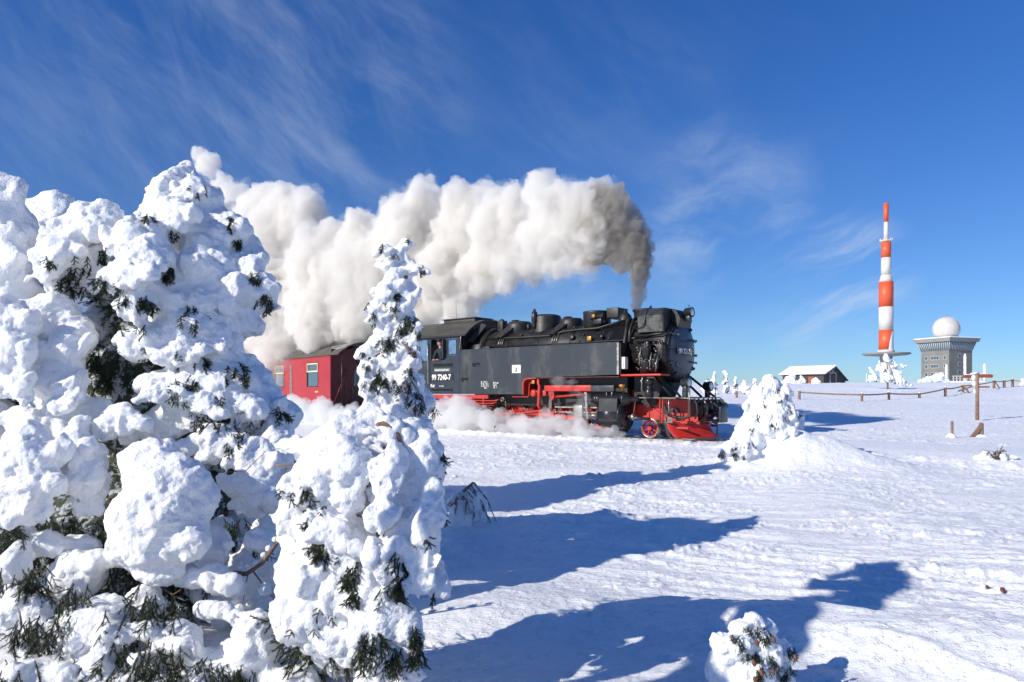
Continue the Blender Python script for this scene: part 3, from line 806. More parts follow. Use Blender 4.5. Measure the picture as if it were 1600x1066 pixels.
def wheel(u, r, big=True, sign=1, cw=0.0, v=.50):
    w = 0.10; n = 40
    tyre = MB().lathe(L(u, v * sign, r), (0, -sign, 0), [(-.05, r * .84), (-.05, r * 1.06), (-.02, r * 1.05), (-.015, r), (.055, r * .985), (.06, r * .94), (.06, r * .86), (-.05, r * .84)], n, close=False)
    wh = thing_part('driving_wheel' if big else 'leading_wheel', eng)
    tyre.obj('tyre', STEEL if not big else OILY, wh)
    rim = MB().lathe(L(u, v * sign, r), (0, -sign, 0), [(-.03, r * .74), (-.03, r * .85), (.045, r * .85), (.045, r * .74), (-.03, r * .74)], n, close=False)
    rim.lathe(L(u, v * sign, r), (0, -sign, 0), [(-.06, .10 if big else .065), (.08, .10 if big else .065), (.085, .05)], 20)
    ns = 12 if big else 8
    for k in range(ns):
        a_ = 2 * pi * k / ns + cw
        rim.tube([L(u + .07 * cos(a_), (v + .01) * sign, r + .07 * sin(a_)), L(u + r * .78 * cos(a_), (v + .01) * sign, r + r * .78 * sin(a_))], [.026, .018] if big else [.022, .014], 6)
    rim.obj('spokes', RED, wh)
    if big:
        pts = [(r * .80 * cos(cw + 3.14 + t), r * .80 * sin(cw + 3.14 + t)) for t in np.linspace(-.75, .75, 10)]
        o = [(u + x, r + z) for x, z in pts]
        MB().prism(o, 'y', -(v + .048) * sign, -(v - .02) * sign).obj('counterweight', RED, wh)
    return wh
def thing_part(name, parent):
    o = bpy.data.objects.new(name, None); COL.objects.link(o); o.parent = parent; o.empty_display_size = .1; return o
CRANK = -2.2
WU = [-1.20, -2.25, -3.30, -4.35, -5.40]
for u in WU:
    wheel(u, .5, True, 1, CRANK); wheel(u, .5, True, -1, CRANK + pi / 2)
for u in (.41, -7.0):
    wheel(u, .275, False, 1, .35); wheel(u, .275, False, -1, .2)
for u in WU + [.41, -7.0]:
    P('axle', MB().tube([L(u, -.5, .5 if u in WU else .275), L(u, .5, .5 if u in WU else .275)], .07, 12), OILY)
cr = .26
cx_, cz_ = cr * cos(CRANK), cr * sin(CRANK)
for a_, b_2 in zip(WU[:-1], WU[1:]):
    P('coupling_rod', MB().box(L(a_ + cx_, .70, .5 + cz_ - .05), L(b_2 + cx_, .64, .5 + cz_ + .05), .01), RED)
for u in WU:
    P('crank_pin', MB().lathe(L(u + cx_, .58, .5 + cz_), (0, -1, 0), [(0, .08), (.17, .08), (.175, .05)], 14), OILY)
# brake / reach rods and gear drawn along the side
P('reach_rod', MB().box(L(-6.3, 1.02, .52), L(-3.15, .98, .60), .008), RED)
P('reach_rod', MB().tube([L(-4.4, 1.12, .58), L(-3.6, 1.14, .62), L(-2.9, 1.15, .70), L(-2.8, 1.15, .73)], .035, 8), RED)
P('cross_bar', MB().prism([(-3.5, .68), (-3.5, .60), (-1.6, .46), (-1.6, .57)], 'y', -1.06, -1.12), RED)
P('hanger_bar', MB().box(L(-2.44, 1.13, .27), L(-2.36, 1.17, .70)), RED)
P('motion_bracket', MB().tube([L(-2.93, 1.16, 1.68), L(-2.92, 1.17, 1.5), L(-2.88, 1.17, 1.45), L(-2.92, 1.17, .85), L(-2.85, 1.17, .76)], .05, 8), RED)
P('radius_beam', MB().box(L(-2.75, 1.12, 1.28), L(-1.12, 1.0, 1.45), .01), RED)
P('radius_beam_end', MB().box(L(-1.12, 1.12, 1.27), L(-.38, 1.0, 1.44), .01), TANKM)
P('pivot_bracket', MB().lathe(L(-3.15, .95, 1.22), (0, -1, 0), [(0, .11), (.2, .11), (.21, .05)], 14).box(L(-3.2, 1.1, 1.14), L(-2.7, 1.0, 1.30), .02), RED)
P('expansion_link', MB().prism([(-2.62, 1.28), (-2.42, 1.28), (-2.40, 1.1), (-2.5, 1.0), (-2.58, 1.12)], 'y', -.95, -1.1), REDD)
P('link_arm', MB().prism([(-2.60, 1.08), (-2.50, 1.08), (-2.52, .72), (-2.62, .72)], 'y', -1.05, -1.08), OILY)
P('valve_rod', MB().tube([L(-2.35, 1.08, 1.12), L(-1.25, 1.05, 1.20)], .032, 8), RED)
P('guide_bar', MB().box(L(-2.45, 1.02, .80), L(-.9, .92, .84)), STEEL)
P('guide_bar', MB().box(L(-2.45, 1.02, .66), L(-.9, .92, .70)), STEEL)
P('crosshead', MB().box(L(-1.75, 1.06, .56), L(-1.45, .86, .88), .02), STEEL)
P('piston_rod', MB().tube([L(-1.6, .95, .60), L(-.86, .95, .60)], .035, 10), STEEL)
P('connecting_rod', MB().prism([(-1.6, .75), (-1.6, .66), (-3.3 + cx_, .5 + cz_ - .045), (-3.3 + cx_, .5 + cz_ + .045)], 'y', -.86, -.80), STEEL)
P('eccentric_rod', MB().prism([(-2.55, .80), (-2.55, .74), (-3.2, .42), (-3.2, .49)], 'y', -.93, -.97), OILY)
P('combination_lever', MB().prism([(-1.35, 1.25), (-1.27, 1.25), (-1.22, .5), (-1.28, .5)], 'y', -1.08, -1.11), STEEL)
# cylinder block
cyl = P('cylinder', MB().lathe(L(-.86, .92, .62), (1, 0, 0), [(0, .33), (0, .36), (.05, .36), (.05, .33), (.66, .33), (.66, .37), (.72, .37), (.72, .30), (.76, .28), (.78, .12), (.80, 0)], 36), BLACK)
P('cylinder_casing', MB().prism([(-1.24, .64), (-1.20, 1.08), (-.62, 1.12), (-.62, .40), (-.8, .3), (-1.1, .3), (-1.235, .45)], 'x', -.80, -.22), BLACK)
P('valve_chest', MB().lathe(L(-1.1, .96, 1.06), (1, 0, 0), [(0, .05), (.02, .14), (.1, .15), (.12, .13), (.25, .13), (.25, .15), (.92, .15), (.94, .19), (1.0, .19), (1.02, .15), (1.12, .14), (1.14, .07), (1.4, .055), (1.41, 0)], 24), BLACK)
for k in range(12):
    a_ = 2 * pi * k / 12
    P('cover_bolt', MB().lathe(L(-.13, .92 + .325 * cos(a_), .62 + .325 * sin(a_)), (1, 0, 0), [(0, .022), (.03, .022)], 6), BLACK)
P('relief_valve', MB().lathe(L(-.05, .92, .58), (1, 0, 0), [(0, .05), (.1, .05), (.12, .09), (.2, .09), (.22, .04), (.28, .04)], 10), STEEL)
P('drain_pipe', MB().tube([L(.22, .98, 1.05), L(.2, 1.0, .85), L(.16, 1.0, .62)], .012, 6), OILY)
P('piston_tail_rod', MB().tube([L(-.08, .92, .55), L(.12, .92, .55), L(.62, .92, .54)], [.055, .045, .04], 10), BLACK)
P('cylinder_cock', MB().box(L(-.95, 1.12, .22), L(-.78, .95, .36), .02).tube([L(-1.1, 1.05, .24), L(-.85, 1.05, .3)], .03), RED)
for u in (-.62, -.45):
    P('valve_stud', MB().tube([L(u, 1.1, 1.12), L(u, 1.1, 1.28)], .014, 6), STEEL)
P('oil_cup', MB().lathe(L(-.12, 1.1, 1.30), (0, 0, 1), [(0, .03), (.08, .03), (.1, .1), (.16, .1), (.17, .04)], 12), BRASS)
P('hand_wheel', MB().torus(L(-4.22, 1.28, 1.03), (0, 1, 0), .06, .010, 16, 6).tube([L(-4.22, 1.15, 1.03), L(-4.22, 1.29, 1.03)], .012), STEEL)
P('speed_cable', MB().tube([L(-4.12, 1.26, .98), L(-4.14, 1.2, .8), L(-4.25, 1.1, .6), L(-4.35, 1.05, .55)], .014, 6), OILY)
for u in (-1.72, -2.78, -3.83, -4.88):
    P('brake_block', MB().prism([(u - .05, .75), (u + .05, .75), (u + .03, .25), (u - .08, .3)], 'y', -.45, -.55), REDD)
P('leaf_spring', MB().prism([(-5.9, .66), (-5.4, .86), (-4.9, .66), (-4.9, .62), (-5.4, .80), (-5.9, .62)], 'y', -.6, -.72), OILY)
P('axle_box', MB().box(L(-5.55, .72, .38), L(-5.25, .62, .62), .02), OILY)
# front end
P('deck_plate', MB().box(L(.25, .95, 1.09), L(1.78, -.95, 1.12)), OILY)
P('side_step', MB().box(L(.95, 1.15, 1.085), L(1.48, .9, 1.105)), OILY)
for (u, v, z0, z1) in ((1.02, 1.12, .46, 1.09), (1.10, 1.12, .46, 1.09), (1.27, 1.12, .72, 1.09), (1.78, .98, .66, 1.36)):
    P('front_strut', MB().tube([L(u, v, z0), L(u, v, z1)], .018, 6), REDD if u < 1.2 else STEEL)
P('buffer_beam', MB().box(L(1.75, 1.02, .62), L(1.82, -1.02, 1.06), .01), DARKRED)
for k in range(7):
    v = .85 - .27 * k; w_ = rng.uniform(-.06, .06)
    P('front_pipe', MB().tube([L(1.84, v, 1.08), L(1.92, v + w_, .96), L(1.95, v + w_, .74), L(1.87, v, .58)], rng.choice([.018, .026, .034]), 7), rng.choice([BLACK, OILY, RUBBER]))
P('cylinder_stay', MB().prism([(.35, .9), (.35, .52), (1.3, .46), (1.3, .5), (.9, .56)], 'y', -.43, -.5), RED)
for (v, u0, z0, u1, z1) in ((.72, .62, 1.72, 1.15, 1.12), (.50, .80, 1.66, 1.3, 1.12), (-.45, .85, 1.66, 1.45, 1.12), (-.75, .95, 1.7, 1.7, 1.12)):
    P('smokebox_stay', MB().tube([L(u0, v, z0), L(u1, v, z1)], .035, 8), BLACK)
for (v, u, z) in ((.86, 1.6, 1.28), (-.72, 1.5, 1.22)):
    P('lamp_post', MB().box(L(u - .06, v + .06, 1.10), L(u + .06, v - .06, z + .02), .01), BLACK)
P('brake_hose', MB().tube([L(.95, .75, .95), L(1.0, .78, .8), L(1.1, .8, .66), L(1.3, .82, .60), L(1.55, .8, .58), L(1.66, .78, .62), L(1.68, .78, .9), L(1.72, .78, 1.02)], .042, 9), RUBBER)
P('brake_hose', MB().tube([L(1.82, .55, .95), L(2.0, .58, .88), L(2.03, .58, .6), L(1.95, .6, .48), L(1.84, .62, .46)], .028, 8), RUBBER)
for k in range(3):
    P('coupling_head', MB().lathe(L(1.9 + .02 * k, .66 - .25 * k, .45 + .09 * k), (0, -1, .3), [(0, .04), (.06, .06), (.1, .03)], 10), REDD)
P('air_tank', MB().lathe(L(1.84, -.55, .86), (0, 1, 0), [(-.02, .05), (0, .12), (.5, .12), (.52, .05)], 16), SOOT)
P('front_footplate', MB().box(L(1.0, .74, .44), L(1.6, -.9, .50)), RED)
P('step', MB().box(L(1.05, 1.1, .46), L(1.35, .9, .48)).box(L(1.1, 1.0, .48), L(1.3, .98, .6)), OILY)
# plough: curved blade swept back on both sides from the nose
def plough():
    mb = MB(); N_, M_ = 18, 8; vs = []
    for i in range(N_ + 1):
        t = -1 + 2 * i / N_
        v = t * 1.08
        lead = 1 - abs(t) ** 1.3
        for j in range(M_ + 1):
            s = j / M_
            z = .06 + s * (.38 + .0 * lead)
            u = 1.22 + .66 * lead + .26 * (1 - s) ** 2
            vs.append(L(u, v, z))
    m = M_ + 1
    off = len(vs)
    vs2 = [(x - .025, y, z) for x, y, z in vs]
    fs = []
    for i in range(N_):
        for j in range(M_):
            a = i * m + j
            fs.append((a, a + 1, a + m + 1, a + m)); fs.append((off + a, off + a + m, off + a + m + 1, off + a + 1))
    for i in range(N_):
        a = i * m; fs.append((a, a + m, off + a + m, off + a)); a += M_; fs.append((a, off + a, off + a + m, a + m))
    for i in (0, N_):
        for j in range(M_):
            a = i * m + j; fs.append((a, off + a, off + a + 1, a + 1))
    mb.add(vs + vs2, fs, True)
    return P('snow_plough', mb, RED)
plough()
P('plough_brace', MB().box(L(1.1, .9, .3), L(1.7, .86, .36)).box(L(1.1, -.86, .3), L(1.7, -.9, .36)), REDD)
P('guard_iron', MB().prism([(.85, .45), (.98, .45), (1.05, .1), (.95, .1)], 'y', -.6, -.56), SOOT)
# centre buffer coupling
cb = P('centre_buffer', MB().box(L(2.22, .22, .46), L(2.30, -.22, .88), .03), TANKM)
P('buffer_stem', MB().tube([L(1.82, 0, .72), L(2.22, 0, .68)], [.11, .08], 12), BLACK)
P('coupling_arm', MB().tube([L(1.75, .18, 1.02), L(2.0, .16, 1.0), L(2.15, .14, .9), L(2.22, .12, .84)], .045, 8), BLACK)
P('coupling_arm', MB().tube([L(1.82, .2, .62), L(2.0, .22, .56), L(2.1, .2, .5), L(2.24, .12, .52)], .05, 8), BLACK)
P('coupling_hook', MB().torus(L(2.1, .12, .55), (0, 1, 0), .10, .03, 16, 6), BLACK)
P('coupling_pin', MB().tube([L(2.10, .02, .14), L(2.10, .02, .66)], [.022, .014], 6), BLACK)
P('coupling_pin', MB().tube([L(2.02, -.05, .95), L(2.02, -.05, 1.38)], [.018, .012], 6), BLACK)
P('uncoupling_lever', MB().tube([L(1.85, .95, 1.0), L(1.95, .6, 1.04), L(2.05, .1, 1.06), L(2.05, -.5, 1.04)], .016, 6), BLACK)
P('aerial', MB().tube([L(-7.3, .1, 3.7), L(-7.32, .1, 4.4)], .006, 4), BLACK)

# ------------------------------------------------------------------ the driver, leaning at the cab window
SKIN = mat('skin', (0.62, 0.32, 0.23), .5, var=.08, vscale=20)
COAT = mat('dark jacket', (0.018, 0.019, 0.024), .85, var=.2, vscale=20)
CAPM = mat('dark cap', (0.022, 0.019, 0.018), .8)
def skinned(name, verts, edges, radii, m, root=0, sub=2):
    me = bpy.data.meshes.new(name); me.from_pydata(verts, edges, []); o = bpy.data.objects.new(name, me); COL.objects.link(o)
    md = o.modifiers.new('skin', 'SKIN'); md.use_smooth_shade = True
    for i, r in enumerate(radii):
        sv = me.skin_vertices[0].data[i]; sv.radius = r if isinstance(r, tuple) else (r, r); sv.use_root = (i == root)
    s = o.modifiers.new('sub', 'SUBSURF'); s.levels = sub; s.render_levels = sub
    me2 = bpy.data.meshes.new_from_object(o.evaluated_get(bpy.context.evaluated_depsgraph_get()))
    bpy.data.objects.remove(o)
    me2.materials.clear(); me2.materials.append(m)
    me2.polygons.foreach_set('use_smooth', [True] * len(me2.polygons))
    r_ = bpy.data.objects.new(name, me2); COL.objects.link(r_)
    return r_
M_ = eng.matrix_basis.copy()
Mloc = Matrix.LocRotScale(eng.location, eng.rotation_euler, None)
drv = thing('person', 'driver in dark cap and jacket leaning at the open cab window', 'person', tuple(Mloc @ Vector(L(-7.06, .95, 1.28))), math.atan2(LN.y, LN.x))
# local: x towards the viewer side of the engine, z up
V = [(0, 0, .88), (0, 0, 1.05), (.06, 0, 1.22), (.10, 0, 1.36), (.14, 0, 1.44), (.06, .11, .85), (.03, .12, .45), (0, .12, .05), (.12, .13, .02), (.06, -.11, .85), (.03, -.12, .45), (0, -.12, .05), (.12, -.13, .02),
     (.12, .20, 1.34), (.22, .24, 1.12), (.33, .12, 1.05), (.12, -.20, 1.34), (.22, -.24, 1.12), (.33, -.12, 1.05)]
E_ = [(0, 1), (1, 2), (2, 3), (3, 4), (0, 5), (5, 6), (6, 7), (7, 8), (0, 9), (9, 10), (10, 11), (11, 12), (3, 13), (13, 14), (14, 15), (3, 16), (16, 17), (17, 18)]
R_ = [(.16, .13), (.15, .12), (.17, .13), (.13, .11), .06, .09, .065, .05, .045, .09, .065, .05, .045, .08, .06, .045, .08, .06, .045]
bd = skinned('body', V, E_, R_, COAT); bd.parent = drv
hd = MB(); hd.ball((.19, 0, 1.60), .10, 16, (.95, .80, 1.15)).ball((.285, 0, 1.585), .018, 8, (1, .8, 1.4)).tube([(.14, 0, 1.42), (.17, 0, 1.52)], [.06, .055], 10)
hd.ball((.18, .085, 1.59), .02, 8, (.8, .4, 1.3)).ball((.18, -.085, 1.59), .02, 8, (.8, .4, 1.3))
hd.obj('head', SKIN, drv)
fe = MB(); fe.ball((.268, .032, 1.615), .012, 6).ball((.268, -.032, 1.615), .012, 6).box((.272, -.025, 1.540), (.282, .025, 1.548))
fe.obj('eyes_and_mouth', CAPM, drv)
cp = MB(); cp.lathe((.185, 0, 1.645), (0.1, 0, 1), [(0, .098), (.05, .102), (.085, .115), (.10, .09), (.105, 0)], 18)
cp.prism([(.24, -.075), (.24, .075), (.33, .045), (.345, 0), (.33, -.045)], 'z', 1.648, 1.658)
cp.obj('cap', CAPM, drv)
for sg in (1, -1):
    h_ = MB(); h_.ball((.36, .09 * sg, 1.04), .036, 10, (1, 1, .7))
    for k in range(4):
        y0 = .09 * sg + (.026 - k * .017) * sg
        h_.tube([(.375, y0, 1.045), (.405, y0 - .003 * sg, 1.05), (.425, y0 - .006 * sg, 1.035), (.43, y0 - .008 * sg, 1.018)], [.011, .010, .009, .007], 6)
    h_.tube([(.35, .09 * sg - .03 * sg, 1.05), (.37, .04 * sg, 1.055), (.385, .035 * sg, 1.045)], [.012, .010, .008], 6)
    h_.obj('hand', SKIN, drv)

# ------------------------------------------------------------------ first carriage
car = thing('railway_carriage', 'dark red passenger carriage with grey roof behind the engine', 'railway carriage', tuple(CARC), math.atan2(CF.y, CF.x))
CL = 13.2; hw_ = 1.28
def C(x): return x
FLOOR, EAVE = .58, 2.76
mb = MB()
wins = [-1.82, -5.7, -7.8, -9.9, -12.0]
WW, WZ0, WZ1 = .60, 1.47, 2.50
for sg in (-1, 1):
    y0, y1 = sg * (hw_ - .04), sg * hw_
    mb.box((-CL, y0, FLOOR), (0, y1, WZ0)); mb.box((-CL, y0, WZ1), (0, y1, EAVE))
    xs = [0] + [e for w_ in wins for e in (w_ + WW, w_ - WW)] + [-CL]
    for i in range(0, len(xs), 2): mb.box((xs[i + 1], y0, WZ0), (xs[i], y1, WZ1))
body = mb.obj('body_side', CRED, car)
ENDSHADE = mat('red end with painted shade', (0.085, 0.012, 0.014), .45, var=.15)  # carriage red with the shade of the unlit end put into its colour
MB().box((-.04, -1.235, FLOOR), (-.005, -.38, EAVE + .25)).box((-.04, .38, FLOOR), (-.005, 1.235, EAVE + .25)).box((-.04, -.38, 2.35), (-.005, .38, EAVE + .3)).obj('end_wall', ENDSHADE, car)
MB().box((-CL, -1.235, FLOOR), (-CL + .04, 1.235, EAVE + .25)).obj('end_wall', ENDSHADE, car)
d_ = MB().box((-.05, -.38, FLOOR), (-.03, .38, 2.35)).obj('end_door', ENDSHADE, car)
MB().box((-.028, -.22, 1.5), (-.02, .22, 2.15)).obj('pane', GLASS, d_)
MB().box((-.03, -.33, 1.2), (.03, -.28, 1.35)).obj('handle', BRASS, d_)
MB().box((-CL, -1.22, FLOOR - .02), (.85, 1.22, FLOOR + .04)).obj('floor', SOOT, car)
rf = MB(); n = 20; vs = []
for x in (-CL - .1, .88):
    for lay in (0, .04):
        for k in range(n + 1):
            t = -1 + 2 * k / n
            vs.append((x, t * (hw_ + .06), EAVE - .02 + lay + .50 * (1 - abs(t) ** 2.4)))
m1 = n + 1; fs = []
for k in range(n):
    fs += [(k, k + 1, 2 * m1 + k + 1, 2 * m1 + k), (m1 + k, 3 * m1 + k, 3 * m1 + k + 1, m1 + k + 1), (k, m1 + k, m1 + k + 1, k + 1), (2 * m1 + k, 2 * m1 + k + 1, 3 * m1 + k + 1, 3 * m1 + k)]
fs += [(0, 2 * m1, 3 * m1, m1), (n, m1 + n, 3 * m1 + n, 2 * m1 + n)]
rfo = rf.add(vs, fs).obj('roof', ROOFM, car)
for x in (-1.4, -4.4, -7.4, -10.4):
    MB().box((x - .12, -.1, EAVE + .48), (x + .12, .1, EAVE + .58), .02).obj('vent', SOOT, rfo)
sn = MB(); n = 14
pts = [(.7, -.55), (.75, -.95), (.2, -1.1), (-.5, -1.05), (-.9, -.75), (-.2, -.62)]
def roofz(y): return EAVE + .02 + .50 * (1 - abs(y / (hw_ + .06)) ** 2.4)
top = [(x, y, roofz(y) + .012) for x, y in pts]; bot = [(x, y, roofz(y) - .005) for x, y in pts]
sn.add(top + bot, [tuple(range(6)), tuple(range(11, 5, -1))] + [(i, (i + 1) % 6, 6 + (i + 1) % 6, 6 + i) for i in range(6)])
sn.obj('frost_patch', mat('thin frost', (0.30, 0.30, 0.30), .8, vscale=14, col2=(.08, .075, .07)), rfo)
for i, w_ in enumerate(wins):
    for sg in (-1, 1):
        y = sg * (hw_ + .002)
        fr = MB()
        Z0, Zm, Z1 = WZ0, 2.10, WZ1
        fr2 = MB().box((w_ - WW, y - .03 * sg, Z0), (w_ + WW, y + .008 * sg, Z0 + .03)).box((w_ - WW, y - .03 * sg, Z0), (w_ - WW + .03, y + .008 * sg, Z1)).box((w_ + WW - .03, y - .03 * sg, Z0), (w_ + WW, y + .008 * sg, Z1)).box((w_ - WW, y - .03 * sg, Z1 - .03), (w_ + WW, y + .008 * sg, Z1))
        wo = fr2.obj('window', SOOT, car)
        fr.box((w_ - WW + .032, y - .02 * sg, Zm), (w_ - WW + .072, y + .012 * sg, Z1 - .032)).box((w_ + WW - .072, y - .02 * sg, Zm), (w_ + WW - .032, y + .012 * sg, Z1 - .032)).box((w_ - WW + .072, y - .02 * sg, Zm), (w_ + WW - .072, y + .012 * sg, Zm + .05)).box((w_ - WW + .072, y - .02 * sg, Z1 - .075), (w_ + WW - .072, y + .012 * sg, Z1 - .032))
        fr.obj('window_frame', CREAM, wo)
        MB().box((w_ - WW + .02, y - .035 * sg, Z0 + .02), (w_ + WW - .02, y - .028 * sg, Z1 - .02)).obj('pane', GLASS, wo)
MB().box((-4.35, -hw_ - .012, 1.05), (-4.1, -hw_ - .001, 2.45)).obj('door_strip', STEEL, car)
text('900-492', .10, (-1.55, -hw_ - .003, 1.23), (1, 0, 0), (0, 0, 1), CREAM, car, 'carriage_number', bold=.002)
for (x, y0, z0, x1, y1, z1) in ((.05, -1.24, .62, .06, -.55, 2.2),):
    MB().tube([(x, y0, z0), (x1, y1, z1)], .014, 6).obj('handrail', CRED, car)
MB().tube([(.8, -.95, .6), (.8, -.95, 1.95), (.8, -.9, 2.0), (.8, -.72, 2.0), (.8, -.68, 1.95), (.8, -.68, .6)], .016, 6).obj('platform_rail', BLACK, car)
MB().tube([(.8, .95, .6), (.8, .95, 1.95), (.8, .9, 2.0), (.8, .72, 2.0), (.8, .68, 1.95), (.8, .68, .6)], .016, 6).obj('platform_rail', BLACK, car)
for y in (-1.15, -.5, .5, 1.15):
    MB().tube([(.8, y, .6), (.8, y, EAVE + .25 * (1 if abs(y) < 1 else .4))], .02, 6).obj('platform_post', BLACK, car)
MB().box((.9, -.2, .5), (1.4, .2, .85), .03).obj('coupler', BLACK, car)
for x in (-2.2, -CL + 2.2):
    bg = MB().box((x - 1.1, -.75, .3), (x + 1.1, -.68, .52)).box((x - 1.1, .68, .3), (x + 1.1, .75, .52)).box((x - .2, -.75, .3), (x + .2, .75, .5)).obj('bogie', SOOT, car)
    for dx in (-.75, .75):
        for sg in (-1, 1):
            MB().lathe((x + dx, sg * .5, .35), (0, sg, 0), [(-.05, .37), (-.02, .35), (.05, .34), (.06, .28), (.02, .26), (.02, .1), (.08, .08), (.08, 0)], 24).obj('wheel', OILY, bg)

# ------------------------------------------------------------------ lumps: ellipsoids fused into one skin, then puffed out
def _ico(sub):
    bm = bmesh.new(); bmesh.ops.create_icosphere(bm, subdivisions=sub, radius=1)
    bm.verts.index_update()
    v = np.array([q.co[:] for q in bm.verts]); f = np.array([[q.index for q in p.verts] for p in bm.faces]); bm.free()
    return v, f
ICO = {1: _ico(1), 2: _ico(2), 3: _ico(3)}

def tex(kind_, scale, depth=2, hard=False, basis='ORIGINAL_PERLIN'):
    t = bpy.data.textures.new('relief', kind_)
    if kind_ == 'CLOUDS':
        t.noise_scale = scale; t.noise_depth = depth; t.noise_type = 'HARD_NOISE' if hard else 'SOFT_NOISE'; t.noise_basis = basis
    if kind_ == 'VORONOI':
        t.noise_scale = scale; t.distance_metric = 'DISTANCE'
    return t

DRAPED = set()
def fuse(name, blobs, voxel, disp, smooth=3, sub=2, origin=Vector((0, 0, 0)), decimate=0):
    """blobs: (centre, (rx, ry, rz)[, rotation matrix]) -> mesh data block"""
    v0, f0 = ICO[sub]; V = []; Fc = []; o = 0
    for b in blobs:
        R = np.array(b[2]) if len(b) > 2 else np.eye(3)
        V.append((v0 * np.array(b[1])) @ R.T + np.array(b[0][:])); Fc.append(f0 + o); o += len(v0)
    V = np.concatenate(V); Fc = np.concatenate(Fc)
    me = bpy.data.meshes.new(name); me.from_pydata(V.tolist(), [], Fc.tolist())
    ob = bpy.data.objects.new(name, me); COL.objects.link(ob)
    md = ob.modifiers.new('r', 'REMESH'); md.mode = 'VOXEL'; md.voxel_size = voxel; md.use_smooth_shade = True
    if smooth:
        md = ob.modifiers.new('s', 'SMOOTH'); md.factor = .5; md.iterations = smooth
    for (t, st, mid) in disp:
        md = ob.modifiers.new('d', 'DISPLACE'); md.texture = t; md.strength = st; md.mid_level = mid; md.direction = 'NORMAL'
        if t.name in DRAPED: md.texture_coords = 'OBJECT'; md.texture_coords_object = DRAPE
        else: md.texture_coords = 'LOCAL'
    if decimate:
        md = ob.modifiers.new('dec', 'DECIMATE'); md.ratio = decimate
    m2 = bpy.data.meshes.new_from_object(ob.evaluated_get(bpy.context.evaluated_depsgraph_get()))
    bpy.data.objects.remove(ob); bpy.data.meshes.remove(me)
    m2.name = name
    if origin.length > 0: m2.transform(Matrix.Translation(-origin))
    m2.polygons.foreach_set('use_smooth', [True] * len(m2.polygons))
    return m2

def mk(name, me, m, parent=None, loc=None):
    me.materials.clear(); me.materials.append(m)
    o = bpy.data.objects.new(name, me); COL.objects.link(o)
    if parent is not None: o.parent = parent
    if loc is not None: o.location = loc
    return o

# ------------------------------------------------------------------ smoke and steam
def vol_mat(name, col, dens, aniso=0.0, noisy=None):
    m = bpy.data.materials.new(name); m.use_nodes = True
    t = NT(m.node_tree); t.n.clear()
    out = t.node('ShaderNodeOutputMaterial'); v = t.node('ShaderNodeVolumePrincipled')
    v.inputs['Color'].default_value = (*col, 1); v.inputs['Density'].default_value = dens; v.inputs['Anisotropy'].default_value = aniso
    t.l.new(v.outputs[0], out.inputs['Volume'])
    if noisy:
        sc, lo, hi = noisy[:3]
        tc = t.node('ShaderNodeTexCoord').outputs['Object']
        n = t.noise(tc, sc, 4, .6)
        t.put(v.inputs['Density'], t.math('MULTIPLY', t.ramp(n, lo, hi), dens))
    return m

def train_px(px, py, v=0.0, lift=0.0):
    """a photo pixel carried out to the upright plane through the track (v metres nearer)"""
    k = (px - CX) / FPX
    t = (v + LOCO.x * LN.x + LOCO.y * LN.y) / (k * LN.x + LN.y)
    return Vector((k * t, t, CAMZ + (HY - py) / FPX * t)), t / FPX

def plume(lst, seed, sat=7, rs=(.35, .6)):
    r = random.Random(seed); out = []
    for e in lst:
        px, py, rp = e[:3]; sq = e[3] if len(e) > 3 else 1.0
        c, s = train_px(px, py, r.uniform(-.4, .4) * rp * .02 - (1.9 if px < 720 else (1.9 * (860 - px) / 140 if px < 860 else 0)))
        R = rp * s
        out.append((c, (R, R * 1.05, R * sq)))
        for k in range(sat):
            d = Vector((r.gauss(0, 1), r.gauss(0, 1), r.gauss(0, 1))).normalized()
            q = R * r.uniform(*rs)
            out.append((c + Vector((d.x, d.y, d.z * sq)) * (R * .80), (q, q, q)))
    return out
white = [(700, 468, 36), (755, 436, 34), (655, 497, 34), (790, 440, 22), (735, 476, 20), (700, 498, 18), (830, 420, 26), (925, 322, 38), (935, 365, 34), (905, 350, 45), (900, 408, 30), (870, 325, 44), (850, 303, 24), (860, 375, 48), (860, 425, 20), (800, 312, 30), (790, 350, 52), (820, 395, 45),
         (750, 312, 32), (730, 360, 56), (770, 410, 48), (700, 425, 60), (664, 293, 22), (668, 330, 42), (640, 380, 66), (720, 470, 34), (620, 345, 34), (570, 338, 16), (565, 372, 38),
         (580, 440, 76), (640, 480, 46), (565, 505, 52), (505, 415, 62), (515, 500, 62), (482, 312, 24), (470, 345, 42), (440, 322, 30), (420, 303, 20), (430, 380, 58),
         (395, 325, 30), (368, 300, 20), (348, 283, 16), (328, 258, 14), (308, 243, 12), (380, 385, 50), (420, 470, 80), (450, 530, 60), (350, 440, 60), (320, 350, 55), (290, 400, 60), (330, 500, 70), (380, 560, 60)]
big = tex('CLOUDS', 1.6, 2, True); mid_ = tex('CLOUDS', .55, 2, True); sml = tex('CLOUDS', .2, 1, True)
me = fuse('smoke', plume(white, 3), .13, [(big, 1.0, .25), (mid_, .55, .25), (sml, .26, .25), (tex('CLOUDS', .45, 3, False), .5, .5)], smooth=2, sub=2)
sm = kind(mk('smoke', me, vol_mat('steam white', (.968, .950, .918), 2.8)), 'stuff')
me = fuse('smoke_veil', [(b[0], tuple(q * 1.10 + .10 for q in b[1])) for b in plume(white, 3, 4)], .2, [(big, 1.0, .25), (mid_, .6, .25), (sml, .35, .25)], smooth=1, sub=2)
kind(mk('smoke_veil', me, vol_mat('thin steam', (.975, .96, .935), .30)), 'stuff')['label'] = 'thin ragged edge of the smoke trail'
sm['label'] = 'billowing cream white smoke trailing back over the train'
